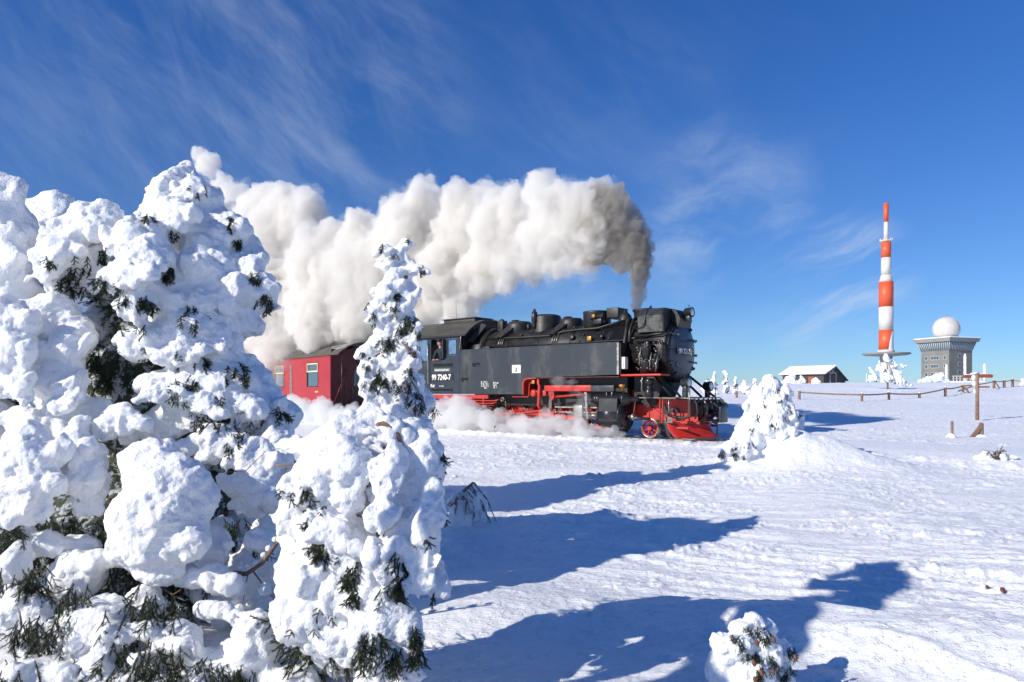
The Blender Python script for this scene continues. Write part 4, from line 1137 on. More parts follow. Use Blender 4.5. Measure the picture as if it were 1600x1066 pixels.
dark = [(998, 425, 14), (996, 408, 18), (990, 386, 24), (978, 358, 29), (958, 330, 30), (940, 312, 24), (955, 385, 24), (935, 350, 30), (915, 335, 24), (970, 415, 16), (930, 400, 18)]
me = fuse('dark_smoke', plume([(x, y, q * 1.08) for x, y, q in dark], 5, 6), .09, [(mid_, .45, .25), (sml, .20, .25), (tex('CLOUDS', .09, 1, True), .07, .25)], smooth=1, sub=2)
ds = kind(mk('dark_smoke', me, vol_mat('sooty smoke', (.56, .53, .49), 4.2)), 'stuff')
ds['label'] = 'grey brown smoke curling over above the engine chimney'
stackp = [(994, 478, 8), (995, 468, 9), (996, 456, 10), (998, 443, 11), (1000, 430, 12), (1001, 415, 13), (1000, 398, 14), (996, 380, 15)]
me = fuse('chimney_smoke', plume([(x, y, r_ * 1.25) for x, y, r_ in stackp], 6, 5), .05, [(sml, .20, .25), (tex('CLOUDS', .09, 1, True), .08, .25)], smooth=1, sub=2)
ds = kind(mk('chimney_smoke', me, vol_mat('chimney soot', (.42, .40, .38), 5.0)), 'stuff')
ds['label'] = 'dark smoke column leaving the engine chimney'

def ground_steam(name, lst, v, label, dens, seed=9):
    r = random.Random(seed); bl = []
    for (px, py, rp) in lst:
        rp *= 1.1
        c, s = train_px(px, py, v + r.uniform(-.3, .3)); R = rp * s * 1.35; c.z = max(c.z, .15)
        bl.append((c, (R * 1.2, R * .9, R * .8)))
        for k in range(5):
            d = Vector((r.gauss(0, 1), r.gauss(0, 1), abs(r.gauss(0, 1)))).normalized(); q = R * r.uniform(.3, .6)
            bl.append((c + d * R * .8, (q * 1.3, q, q)))
    me = fuse(name, bl, .06, [(mid_, .4, .25), (tex('CLOUDS', .3, 3, False), .35, .5), (sml, .2, .25)], smooth=2)
    o = kind(mk(name, me, vol_mat(name, (.98, .98, .97), dens)), 'stuff'); o['label'] = label
    return o
ground_steam('steam', [(700, 652, 19), (712, 642, 14), (722, 655, 19), (745, 664, 18), (735, 645, 12), (760, 658, 13), (775, 668, 16), (800, 672, 15), (825, 668, 14), (845, 667, 14), (870, 672, 14), (895, 674, 13), (915, 677, 12), (940, 679, 10), (960, 681, 8), (975, 679, 5), (690, 675, 18), (680, 660, 20), (810, 662, 9), (860, 660, 9), (905, 668, 8)],
             1.75, 'low white steam drifting along the snow beside the engine wheels', 2.4)
ground_steam('steam_wisp', [(905, 640, 8), (912, 625, 7), (918, 650, 7), (900, 655, 8), (898, 615, 6), (890, 600, 7), (870, 598, 7)], 1.45, 'thin steam leaking from the cylinder', 0.8, 4)
ground_steam('carriage_steam', [(470, 655, 22), (500, 652, 17), (520, 660, 18), (450, 660, 22), (545, 662, 18), (480, 640, 12)], 2.2, 'white steam drifting below the red carriage', 3.0, 6)

# ------------------------------------------------------------------ snow laden spruces
def sprig_mesh(seed, length=.085, nn=110, nl=.011):
    """a stubby spruce twig: main shoot and side shoots thick with short needles"""
    r = random.Random(seed); mb = MB()
    shoots = [(Vector((0, 0, 0)), Vector((length, 0, -.012)), nn)]
    for k in range(4):
        t = .15 + .2 * k; sgn = 1 if k % 2 else -1
        o = Vector((length * t, 0, -.004)); l = length * r.uniform(.38, .58) * (1.1 - .3 * t)
        an = r.uniform(.5, .9)
        shoots.append((o, o + Vector((cos(an) * l, sgn * sin(an) * l, r.uniform(-.3, .1) * l)), int(nn * .45)))
    for a, b, n in shoots:
        mb.tube([a, b], [.0028, .0015], 4, False)
        d = (b - a).normalized(); e1 = d.orthogonal().normalized(); e2 = d.cross(e1)
        for k in range(n):
            t = (k + r.random()) / n; an = r.uniform(0, 2 * pi)
            rad = (e1 * cos(an) + e2 * sin(an)); q = a.lerp(b, t)
            tip = q + (rad * .8 + d * .75).normalized() * nl * r.uniform(.75, 1.15)
            w = d.cross(rad) * .0012
            mb.add([q - w, q + w, tip + w * .4, tip - w * .4], [(0, 1, 2, 3)])
    me = bpy.data.meshes.new('spruce_sprig'); me.from_pydata(mb.v, [], mb.f); me.materials.append(NEEDLE)
    return me
SPRIG = [sprig_mesh(i) for i in range(5)]
SPRIG_BIG = [sprig_mesh(i + 10, .13, 120, .013) for i in range(3)]
FROSTED = mat('frosted twigs', (0.035, 0.045, 0.022), 0.7, vscale=14, col2=(0.50, 0.53, 0.56), lo=.46, hi=.56, bump=.03, bscale=30)
MASS_BUF = {}

def aim(direction, up=Vector((0, 0, 1)), roll=0.0):
    """rotation whose x axis points along direction"""
    x = direction.normalized(); y = up.cross(x)
    if y.length < 1e-3: y = Vector((0, 1, 0))
    y.normalize(); z = x.cross(y)
    M = Matrix((x, y, z)).transposed()
    return M @ Matrix.Rotation(roll, 3, 'X')

def put_sprig(parent, base, loc, d, scale, r, meshes=None, name='sprig'):
    o = bpy.data.objects.new(name, r.choice(meshes or SPRIG)); COL.objects.link(o); o.parent = parent
    o.matrix_local = Matrix.Translation(loc - base) @ aim(d, roll=r.uniform(0, 6.28)).to_4x4() @ Matrix.Scale(scale, 4)
    return o

def mass_of_sprigs(name, parent, base, items, mat_=NEEDLE):
    """many sprigs joined into one part"""
    V = []; Fi = []; o = 0
    for (loc, d, sc, me) in items:
        if me.name not in MASS_BUF:
            v = np.empty(len(me.vertices) * 3); me.vertices.foreach_get('co', v); v = v.reshape(-1, 3)
            f = []
            for p in me.polygons:
                q = list(p.vertices)
                for k in range(1, len(q) - 1): f.append((q[0], q[k], q[k + 1]))
            MASS_BUF[me.name] = (v, np.array(f))
        v, f = MASS_BUF[me.name]
        M = np.array(aim(d, roll=rng.uniform(0, 6.28)))
        V.append((v * sc) @ M.T + np.array((loc - base)[:])); Fi.append(f + o); o += len(v)
    V = np.concatenate(V).astype(np.float32); Fi = np.concatenate(Fi)
    me = bpy.data.meshes.new(name)
    me.vertices.add(len(V)); me.vertices.foreach_set('co', V.ravel())
    me.loops.add(Fi.size); me.loops.foreach_set('vertex_index', Fi.ravel())
    me.polygons.add(len(Fi)); me.polygons.foreach_set('loop_start', np.arange(len(Fi)) * 3)
    me.update(calc_edges=True)
    ob = mk(name, me, mat_, parent); ob['kind'] = 'stuff'
    return ob

DRAPE = bpy.data.objects.new('drape_axes', None); COL.objects.link(DRAPE); DRAPE.scale = (1, 1, 2.6); DRAPE.rotation_euler = (.35, .12, 0)
bpy.context.view_layer.update()
T_big = tex('CLOUDS', .26, 2, True); T_med = tex('CLOUDS', .085, 2, True); T_sml = tex('CLOUDS', .03, 2, True)
T_soft = tex('CLOUDS', .16, 2, False)
T_fold = tex('CLOUDS', .13, 3, True); T_fine = tex('CLOUDS', .05, 3, True)
T_dr = tex('CLOUDS', .13, 3, True); T_dr2 = tex('CLOUDS', .055, 3, True); DRAPED |= {T_dr.name, T_dr2.name}
T_wide = tex('CLOUDS', .30, 2, False)
CUSH = [(T_wide, .16, .5), (T_soft, .06, .5), (T_fold, -.045, .22), (T_fine, -.020, .22), (T_sml, .012, .3)]
FULLD = [(T_wide, .15, .5), (T_soft, .08, .5), (T_dr, -.045, .22), (T_dr2, -.030, .22), (T_fine, -.020, .22), (T_sml, .012, .3)]

def px_blobs(lst, dadd=0.0, jit=0.0, drape=False):
    out = []; rj = random.Random(len(lst))
    for e in lst:
        px, py, d, rx, ry = e[:5]; d += dadd + rj.uniform(-jit, jit)
        rd = e[5] if len(e) > 5 else None
        s = d / FPX; c = onpix(px, py, d)
        rdm = rd if rd else (rx + ry) / 2 * s
        tilt = Matrix.Rotation(rj.uniform(-.3, .3), 3, 'Y') @ Matrix.Rotation(rj.uniform(-.6, -.25), 3, 'X')
        if not drape:
            out.append((c, (rx * s, rdm * .78, ry * s * 1.04), tilt)); continue
        X, Z = rx * s, ry * s
        # a laden bough: narrow at its root, broad below, ending in hanging fingers
        out.append((c + Vector((0, 0, -.08 * Z)), (X * .92, rdm * .66, Z * .86), tilt))
        out.append((c + tilt @ Vector((rj.uniform(-.15, .15) * X, 0, .55 * Z)), (X * .60, rdm * .5, Z * .5), tilt))
        nf = 4
        for k in range(nf):
            u = -.82 + 1.64 * k / (nf - 1) + rj.uniform(-.1, .1)
            q = rj.uniform(.26, .42)
            p = c + tilt @ Vector((u * X, rj.uniform(-.3, .1) * rdm, -Z * (.62 * math.sqrt(max(.05, 1 - u * u)) + rj.uniform(-.05, .15))))
            out.append((p, (X * q, rdm * q * 1.0, Z * q * rj.uniform(1.0, 1.6)), Matrix.Rotation(rj.uniform(-.25, .25) + u * .4, 3, 'Y')))
    return out

def satellites(blobs, n, seed, lo=.28, hi=.5, droop=.4, keep=.82):
    r = random.Random(seed); out = list(blobs)
    for b in blobs:
        c, R = Vector(b[0]), b[1]
        for k in range(n):
            d = Vector((r.gauss(0, 1), r.gauss(0, 1), r.gauss(0, .8))).normalized()
            q = r.uniform(lo, hi) * min(R)
            p = c + Vector((d.x * R[0], d.y * R[1], d.z * R[2])) * keep
            st = r.uniform(1, 1.5)
            rot = Euler((r.uniform(-.5, .5), r.uniform(-droop, droop) , r.uniform(0, 6.28))).to_matrix()
            out.append((p, (q * st, q, q * r.uniform(.8, 1.15)), rot))
    return out

def spruce(name, label, blobs, base, seed, voxel, sat=5, disp=None, patches=(), random_sprigs=60, sprig_scale=1.0, group=None, core=None, trunk_top=None, mass=0, snow=None, cat='tree', keep_below=None, smooth=3):
    r = random.Random(seed)
    t = thing(name, label, cat, tuple(base), 0, group)
    bl = satellites(blobs, sat, seed) if sat else blobs
    me = fuse('snow_load', bl, voxel, disp if disp is not None else FULLD, origin=base, smooth=smooth)
    load = mk('snow_load', me, snow or SNOW_T, t)
    # trunk
    tops = max(blobs, key=lambda b: b[0][2])
    tip = Vector(tops[0]) if trunk_top is None else trunk_top
    rr = max(.035, .022 * (tip.z - base.z) + .02)
    mid = base.lerp(tip, .5) + Vector((r.uniform(-.04, .04), r.uniform(-.04, .04), 0))
    MB().tube([base - base + Vector((0, 0, -.3)), mid - base, tip - base - Vector((0, 0, .05))], [rr, rr * .7, rr * .25], 10).obj('trunk', BARK, t)
    n = len(me.vertices)
    co = np.empty(n * 3); me.vertices.foreach_get('co', co); co = co.reshape(-1, 3) + np.array(base[:])
    no = np.empty(n * 3); me.vertices.foreach_get('normal', no); no = no.reshape(-1, 3)
    if random_sprigs:
        camd = np.array([0, 0, CAMZ]) - co; camd /= np.linalg.norm(camd, axis=1)[:, None]
        face = (no * camd).sum(1)
        ok = np.where((face > .0) & (no[:, 2] < -.12))[0]
        if len(ok):
            cl = max(1, random_sprigs // 5)
            for c in range(cl):
                i0 = ok[r.randrange(len(ok))]; p0 = co[i0]
                dd = np.linalg.norm(co[ok] - p0, axis=1); near_ = ok[dd < .16 * sprig_scale]
                for k in range(5):
                    i = near_[r.randrange(len(near_))]
                    nrm = Vector(no[i]); d = (nrm * .7 + Vector((r.uniform(-.5, .5), r.uniform(-.5, .5), -1.0))).normalized()
                    put_sprig(t, base, Vector(co[i]) - d * .05 * sprig_scale, d, sprig_scale * r.uniform(.6, 1.15), r)
    if patches:
        bvh = BVHTree.FromObject(load, bpy.context.evaluated_depsgraph_get()) if False else BVHTree.FromPolygons([tuple(v) for v in co], [tuple(p.vertices) for p in me.polygons])
        o_ = Vector((0, 0, CAMZ))
        for (px, py, rad, num, *rest) in patches:
            big_ = bool(rest and rest[0])
            for k in range(num):
                a = r.uniform(0, 6.28); q = rad * math.sqrt(r.random())
                dv = Vector(((px + q * cos(a) - CX) / FPX, 1, (HY - (py + q * sin(a))) / FPX)).normalized()
                hit, nrm, _, _ = bvh.ray_cast(o_, dv)
                if hit is None: continue
                if nrm.dot(dv) > 0: nrm = -nrm
                d = (nrm * .55 + Vector((r.uniform(-.5, .5), r.uniform(-.3, .3), -1.0))).normalized()
                put_sprig(t, base, hit - d * .03 + nrm * .012, d, (sprig_scale * r.uniform(.7, 1.1)), r, SPRIG_BIG if big_ else SPRIG)
    if mass and core:
        items = []
        for k in range(mass):
            b = core[r.randrange(len(core))]
            d = Vector((r.gauss(0, 1), r.gauss(0, 1), r.gauss(0, .7))).normalized()
            p = Vector(b[0]) + Vector((d.x * b[1][0], d.y * b[1][1], d.z * b[1][2])) * r.uniform(.4, .9)
            dd = (d + Vector((0, 0, -.7))).normalized()
            items.append((p, dd, sprig_scale * r.uniform(.9, 1.6), r.choice(SPRIG_BIG)))
        mass_of_sprigs('needles', t, base, items)
    return t

def dark_core(name, blobs, voxel, base, parent):
    """the dark inside of a crown: branch wood seen between the snow cushions"""
    me = fuse(name, blobs, voxel, [(T_big, .2, .3), (T_med, .08, .3)], origin=base, smooth=1)
    return mk(name, me, FROSTED, parent)

# the big spruce on the left
DA = 0.85
big_l = [
 (290, 266, 4.70, 20, 20), (276, 286, 4.70, 28, 26), (305, 292, 4.7, 28, 28), (254, 312, 4.70, 34, 30), (322, 322, 4.75, 36, 34), (350, 360, 4.7, 40, 44), (298, 355, 4.6, 62, 58), (270, 335, 4.5, 40, 36), (378, 405, 4.6, 38, 50), (402, 448, 4.5, 32, 38), (420, 474, 4.45, 22, 20),
 (135, 350, 4.4, 48, 30), (95, 390, 4.35, 42, 42), (62, 425, 4.3, 24, 18), (120, 415, 4.4, 52, 52), (165, 332, 4.5, 34, 20),
 (210, 372, 4.2, 44, 44), (205, 428, 4.1, 38, 42), (235, 400, 4.25, 44, 52), (258, 455, 4.2, 36, 38), (215, 470, 4.15, 30, 36),
 (310, 440, 4.55, 72, 74), (330, 520, 4.6, 52, 72), (275, 520, 4.35, 70, 46), (240, 540, 4.3, 56, 28), (375, 600, 4.6, 50, 50), (330, 600, 4.4, 90, 55), (412, 630, 4.55, 34, 64), (290, 650, 4.3, 90, 30),
 (112, 600, 4.1, 30, 34), (90, 590, 4.15, 40, 60), (120, 650, 4.15, 60, 26), (60, 660, 4.1, 60, 30),
(180, 660, 4.1, 50, 30),
(350, 690, 4.25, 56, 30), (425, 700, 4.35, 30, 50),
 (410, 880, 4.2, 56, 70), (330, 960, 4.25, 56, 50), (150, 970, 4.35, 74, 60), (60, 1010, 4.35, 46, 40), (250, 1045, 4.3, 66, 40), (20, 900, 4.2, 26, 40), (120, 870, 4.5, 60, 50), (340, 860, 4.4, 50, 50), (110, 1080, 4.3, 90, 40), (380, 1090, 4.1, 90, 40)]
BL = px_blobs(big_l, DA, .10, True)
baseL = Vector((-2.25, 5.65, H(-2.25, 5.65)))
skirt = [(40, 960, 4.35, 60, 34), (150, 985, 4.3, 70, 46), (270, 1010, 4.2, 50, 34), (60, 1060, 4.1, 60, 40), (190, 1080, 4.1, 70, 36), (310, 1060, 4.15, 60, 44), (400, 1010, 4.1, 44, 54), (440, 1080, 4.0, 60, 40), (20, 880, 4.5, 30, 30), (120, 900, 4.6, 46, 40)]
BL += px_blobs(skirt)
rsk = random.Random(77)
for k in range(70):
    x = rsk.uniform(0, 420); y = rsk.uniform(830, 1066); dd = 4.75 - (y - 830) / 236 * .75 + rsk.uniform(-.1, .1); q = rsk.uniform(7, 24)
    BL += px_blobs([(x, y, dd, q * 1.5, q)])
core_l = [(onpix(250, 470, 5.0 + DA), (.55, .45, .55)), (onpix(220, 620, 4.85 + DA), (.85, .55, .6)), (onpix(180, 800, 4.7 + DA), (1.05, .6, .5)), (onpix(200, 960, 4.6 + DA), (1.25, .6, .5)), (onpix(60, 560, 4.8 + DA), (.4, .4, .6)),
          (onpix(320, 700, 4.9 + DA), (.55, .5, .5)), (onpix(290, 400, 5.0 + DA), (.22, .2, .4))]
# rounding off the far side of the crown
r_ = random.Random(4)
back = []
for (c, R) in core_l:
    for k in range(7):
        a = r_.uniform(-.5, pi + .5)
        q = r_.uniform(.14, .24) * (1 if R[0] > .3 else .6)
        back.append((Vector(c) + Vector((cos(a) * R[0] * 1.0, abs(sin(a)) * R[1] * 1.2, r_.uniform(-.6, .7) * R[2])), (q * 1.2, q * 1.2, q)))
tL = spruce('snow_spruce', 'big spruce buried in rounded snow cushions filling the left side', BL + back, baseL, 2, .016, smooth=9, sat=1,
   patches=[(75, 408, 8, 6), (125, 430, 30, 16), (110, 445, 20, 12), (155, 450, 16, 16), (160, 400, 12, 10), (232, 345, 10, 4), (265, 365, 14, 5), (200, 400, 10, 6), (196, 470, 8, 5), (228, 480, 15, 18), (260, 425, 12, 12), (188, 445, 6, 6),
            (360, 352, 8, 7), (372, 380, 10, 9), (400, 435, 9, 8), (415, 475, 14, 14), (425, 490, 8, 6), (300, 500, 22, 10), (190, 510, 14, 10), (225, 520, 10, 4), (280, 560, 12, 8), (315, 570, 12, 7), (370, 590, 22, 16), (290, 620, 30, 22), (330, 650, 30, 30), (370, 690, 20, 14),
            (35, 590, 8, 4), (45, 620, 6, 4), (440, 650, 12, 10), (20, 835, 18, 18, 1), (170, 820, 10, 10)],
   random_sprigs=110, sprig_scale=1.0, core=core_l, mass=900)
cush = [[(112, 535, 4.25, 34, 48), (75, 500, 4.3, 66, 40), (95, 560, 4.2, 44, 40)],
 [(5, 500, 4.1, 44, 46), (20, 550, 4.02, 36, 50), (30, 595, 3.96, 28, 36), (44, 625, 3.92, 17, 20)],
 [(240, 720, 3.80, 60, 40), (262, 755, 3.72, 78, 52), (240, 800, 3.64, 80, 58), (228, 850, 3.58, 64, 46), (286, 838, 3.6, 48, 50), (322, 790, 3.7, 26, 40), (245, 893, 3.56, 50, 26)],
 [(40, 705, 3.78, 60, 50), (50, 750, 3.72, 52, 46), (20, 790, 3.68, 36, 36), (58, 800, 3.7, 26, 32)],
 [(118, 690, 3.95, 34, 46), (128, 730, 3.92, 32, 50), (140, 775, 3.95, 28, 40)],
 [(395, 715, 4.2, 40, 34), (398, 750, 4.14, 42, 44), (385, 785, 4.12, 28, 26)],
 [(415, 965, 3.94, 38, 36), (418, 1000, 3.88, 42, 40)],
 [(110, 600, 4.02, 26, 30), (92, 628, 4.0, 26, 22)], [(200, 655, 4.1, 46, 20), (170, 668, 4.08, 36, 18)], [(300, 625, 4.22, 66, 26), (250, 612, 4.2, 40, 22)],
 [(165, 975, 4.2, 48, 34), (140, 1010, 4.12, 44, 30)], [(60, 1040, 4.0, 40, 26)], [(335, 905, 4.1, 36, 40), (350, 945, 4.05, 30, 30)], [(235, 395, 4.12, 40, 34), (215, 425, 4.06, 34, 30)], [(320, 520, 4.3, 50, 40), (285, 545, 4.25, 44, 28)]]
for ci_, cl_ in enumerate(cush):
    q_ = satellites(px_blobs([(x, y, dd - .04, rx * .97, ry * .97) for x, y, dd, rx, ry in cl_], DA, .03, ci_ != 2), 1, 5, .16, .26)
    mk('snow_cushion', fuse('snow_cushion', q_, .012, CUSH, origin=baseL, smooth=10), SNOW_T, tL)
dark_core('dark_branches', [(c, (R[0] * .86, R[1] * .8, R[2] * .86)) for c, R in core_l], .05, baseL, tL)
# hanging foliage under the cushions
r_ = random.Random(21)
items = []
def hang(px, py, d, w, h, n, sc=1.15):
    for k in range(int(n * 1.7)):
        p = onpix(px + r_.gauss(0, w * .5), py + r_.gauss(0, h * .5), d + DA + r_.uniform(-.1, .12))
        items.append((p, Vector((r_.uniform(-.6, .6), r_.uniform(-.7, .2), -1)).normalized(), sc * r_.uniform(.7, 1.2), r_.choice(SPRIG_BIG)))
for h_ in [(15, 830, 3.72, 26, 28, 14), (90, 830, 4.2, 60, 40, 40), (60, 900, 4.1, 60, 50, 46), (200, 930, 3.9, 40, 40, 40), (190, 990, 3.95, 50, 60, 60), (300, 910, 4.05, 40, 40, 22), (280, 1000, 4.0, 40, 60, 40), (40, 980, 4.0, 50, 50, 40),
           (30, 1050, 4.0, 50, 30, 30), (330, 1040, 3.95, 50, 40, 36), (510, 1040, 3.85, 60, 34, 60), (170, 580, 4.5, 40, 30, 26), (155, 560, 4.4, 20, 20, 10), (360, 840, 4.2, 26, 50, 16), (440, 1050, 3.85, 24, 20, 14), (160, 850, 4.0, 30, 30, 16)]:
    hang(*h_)
DA0, DA = DA, 0.0
for h_ in [(40, 900, 4.35, 60, 30, 20), (60, 990, 4.15, 70, 40, 34), (150, 1040, 4.1, 60, 30, 22), (230, 960, 4.2, 50, 50, 30), (250, 1040, 4.0, 60, 40, 30), (350, 1050, 4.0, 60, 24, 22), (20, 1060, 3.95, 40, 24, 14), (120, 930, 4.3, 30, 30, 10)]:
    hang(*h_)
DA = DA0
mass_of_sprigs('hanging_needles', tL, baseL, items)
def branch(parent, base, pts, r0, r1, name='branch'):
    n = len(pts)
    MB().tube([Vector(p) - base for p in pts], [r0 + (r1 - r0) * i / (n - 1) for i in range(n)], 8).obj(name, BARK, parent)
for pts, a, b in [([onpix(352, 895, 3.95 + DA), onpix(385, 897, 3.75 + DA), onpix(410, 880, 3.66 + DA), onpix(432, 850, 3.6 + DA), onpix(456, 818, 3.55 + DA)], .017, .008),
                  ([onpix(395, 892, 3.72 + DA), onpix(412, 915, 3.68 + DA), onpix(428, 938, 3.66 + DA)], .006, .002), ([onpix(388, 896, 3.74 + DA), onpix(384, 915, 3.7 + DA), onpix(380, 940, 3.7 + DA)], .004, .0015),
                  ([onpix(216, 935, 3.7 + DA), onpix(228, 975, 3.66 + DA), onpix(240, 1015, 3.64 + DA)], .006, .002), ([onpix(200, 880, 3.9 + DA), onpix(270, 930, 3.8 + DA), onpix(330, 890, 3.9 + DA)], .008, .004),
                  ([onpix(355, 738, 3.95 + DA), onpix(385, 735, 3.9 + DA), onpix(415, 705, 3.9 + DA)], .004, .002), ([onpix(130, 850, 4.2 + DA), onpix(80, 900, 4.0 + DA), onpix(20, 880, 3.9 + DA)], .010, .004)]:
    branch(tL, baseL, pts, a, b)
# snow lying along the bare bough
me = fuse('bough_snow', [(onpix(x, y - 5, d + DA), (q, q, q)) for x, y, d, q in [(400, 884, 3.69, .018), (412, 873, 3.66, .022), (420, 862, 3.64, .024), (430, 848, 3.61, .022), (440, 832, 3.58, .025), (450, 820, 3.57, .02), (386, 890, 3.75, .016), (375, 892, 3.8, .018)]], .006,
          [(T_sml, .012, .3)], origin=baseL, smooth=1)
mk('bough_snow', me, SNOW_T, tL)

# spruce right of it, close to the camera
front = [(638, 690, 4.0, 42, 36), (665, 715, 3.95, 30, 40), (505, 745, 3.88, 54, 46), (635, 760, 3.88, 50, 62), (668, 800, 3.8, 30, 60),
         (664, 872, 3.76, 38, 58), (676, 905, 3.75, 26, 30), (620, 850, 3.82, 34, 54), (520, 815, 3.85, 44, 32), (556, 850, 3.88, 34, 40), (560, 915, 3.88, 50, 56), (510, 890, 3.9, 36, 50), (465, 860, 4.05, 36, 66), (470, 930, 3.98, 46, 60),
         (600, 965, 3.86, 46, 46), (634, 1010, 3.85, 28, 46), (640, 1050, 3.85, 24, 26), (575, 1005, 3.9, 46, 34), (500, 985, 3.98, 44, 40), (455, 800, 4.05, 30, 40), (560, 800, 4.1, 80, 80, .2), (560, 930, 4.1, 70, 80, .2), (600, 1080, 3.95, 60, 40)]
BF = px_blobs(front, -.12, .08, True)
baseF = Vector((-.85, 4.25, H(-.85, 4.25)))
core_f = [(onpix(560, 780, 4.05), (.26, .16, .3)), (onpix(550, 950, 4.05), (.26, .18, .4)), (onpix(500, 1000, 4.1), (.26, .16, .3))]
BF += [(onpix(565, 740, 4.1), (.26, .16, .2)), (onpix(590, 860, 4.1), (.24, .16, .28)), (onpix(550, 980, 4.1), (.3, .18, .3))]
tF = spruce('snow_spruce', 'bent snow crusted spruce with a bare bough at its top, before the slender one', BF, baseF, 12, .014, smooth=8, sat=1,
   patches=[(555, 892, 12, 10), (545, 912, 12, 12), (553, 940, 10, 8), (618, 880, 14, 6, 1), (640, 882, 10, 4, 1), (625, 915, 8, 10), (632, 935, 10, 12), (600, 932, 16, 5), (500, 855, 10, 8), (505, 870, 8, 8), (478, 770, 8, 5), (600, 830, 10, 6),
            (585, 1015, 24, 14, 1), (615, 1030, 14, 12, 1), (650, 1000, 8, 8), (650, 1030, 8, 10), (565, 1010, 10, 8, 1), (690, 715, 8, 6), (595, 765, 8, 5), (645, 988, 6, 4), (680, 935, 6, 4)],
   random_sprigs=70, core=core_f, mass=160, trunk_top=onpix(570, 720, 4.2))
for cl_ in [[(578, 650, 4.0, 30, 26), (545, 672, 3.98, 40, 24), (500, 690, 4.0, 46, 20), (462, 692, 4.05, 26, 18), (442, 694, 4.05, 20, 13), (605, 672, 3.98, 30, 22)],
            [(545, 725, 3.90, 50, 48), (510, 735, 3.90, 46, 40), (478, 745, 3.92, 30, 26), (540, 770, 3.88, 34, 34)],
            [(610, 735, 3.82, 32, 44), (600, 790, 3.78, 26, 40)], [(530, 835, 3.82, 36, 24), (510, 822, 3.84, 30, 20)], [(665, 850, 3.72, 34, 56), (655, 905, 3.70, 26, 28)]]:
    q_ = satellites(px_blobs([(x, y, dd - .14, rx, ry) for x, y, dd, rx, ry in cl_], 0, .03, True), 1, 6, .2, .3)
    mk('snow_cushion', fuse('snow_cushion', q_, .012, CUSH, origin=baseF, smooth=3), SNOW_T, tF)
dark_core('dark_branches', [(c, (R[0] * .7, R[1] * .7, R[2] * .7)) for c, R in core_f], .05, baseF, tF)
for pts, a, b in [([onpix(578, 668, 3.88), onpix(600, 662, 3.82), onpix(622, 680, 3.8), onpix(632, 706, 3.8)], .022, .008), ([onpix(430, 727, 3.95), onpix(455, 727, 3.92), onpix(478, 728, 3.95)], .005, .003),
                  ([onpix(448, 730, 3.92), onpix(438, 750, 3.9)], .003, .001), ([onpix(462, 730, 3.92), onpix(452, 752, 3.9)], .003, .001), ([onpix(553, 803, 3.78), onpix(575, 812, 3.76), onpix(590, 828, 3.82)], .006, .004),
                  ([onpix(618, 893, 3.68), onpix(635, 878, 3.66), onpix(655, 868, 3.66)], .005, .003), ([onpix(615, 782, 3.78), onpix(634, 772, 3.74)], .003, .0015), ([onpix(598, 855, 3.75), onpix(622, 842, 3.72), onpix(632, 836, 3.75)], .004, .002)]:
    branch(tF, baseF, pts, a, b)

# tall slender spruce behind
tall = [(632, 382, 9.9, 19, 12), (602, 388, 9.85, 17, 11), (588, 396, 9.8, 9, 8), (618, 398, 9.9, 22, 16), (612, 415, 9.9, 26, 16), (655, 420, 9.85, 18, 9), (668, 427, 9.8, 9, 7), (640, 418, 9.9, 20, 14), (615, 440, 9.8, 24, 20), (600, 452, 9.75, 20, 22), (635, 455, 9.9, 24, 28), (625, 475, 9.8, 20, 24),
        (580, 480, 9.75, 15, 13), (590, 495, 9.8, 22, 18), (628, 500, 9.9, 38, 28), (645, 500, 9.85, 18, 20), (655, 525, 9.75, 13, 20), (662, 510, 9.7, 10, 8), (600, 530, 9.8, 28, 24), (575, 545, 9.75, 18, 16), (632, 540, 9.8, 34, 34), (620, 565, 9.8, 40, 30), (570, 575, 9.75, 15, 20),
        (575, 605, 9.7, 17, 26), (560, 555, 9.75, 8, 8), (600, 600, 9.8, 34, 40), (640, 590, 9.75, 26, 40), (655, 615, 9.7, 22, 36), (620, 640, 9.8, 50, 36), (662, 655, 9.7, 22, 34), (672, 690, 9.65, 22, 36), (650, 700, 9.75, 46, 44), (688, 730, 9.6, 18, 40), (620, 720, 9.9, 70, 60), (640, 780, 9.8, 80, 50), (580, 650, 9.9, 26, 40), (560, 720, 9.9, 40, 60)]
BT = px_blobs([(e[0] - (7 if e[0] > 625 and e[1] > 480 else 0), e[1], e[2], e[3] * .84, e[4] * .9) for e in tall], 0, 0, True)
baseT = Vector((-1.35, 9.95, H(-1.35, 9.95)))
rt = random.Random(8)
for k in range(26):
    h = rt.uniform(0, 1); z = baseT.z + .3 + h * 2.9; w = .62 * (1 - h) + .16; a = rt.uniform(-.2, pi + .2)
    q = .13 + .17 * (1 - h)
    BT.append((Vector((baseT.x - .22 + cos(a) * w * .45 + .0 * h, 9.95 + abs(sin(a)) * w, z)), (q * 1.2, q * 1.2, q)))
TDISP = [(T_big, .08, .3), (T_fold, -.06, .22), (T_med, .04, .3), (T_sml, .012, .3)]
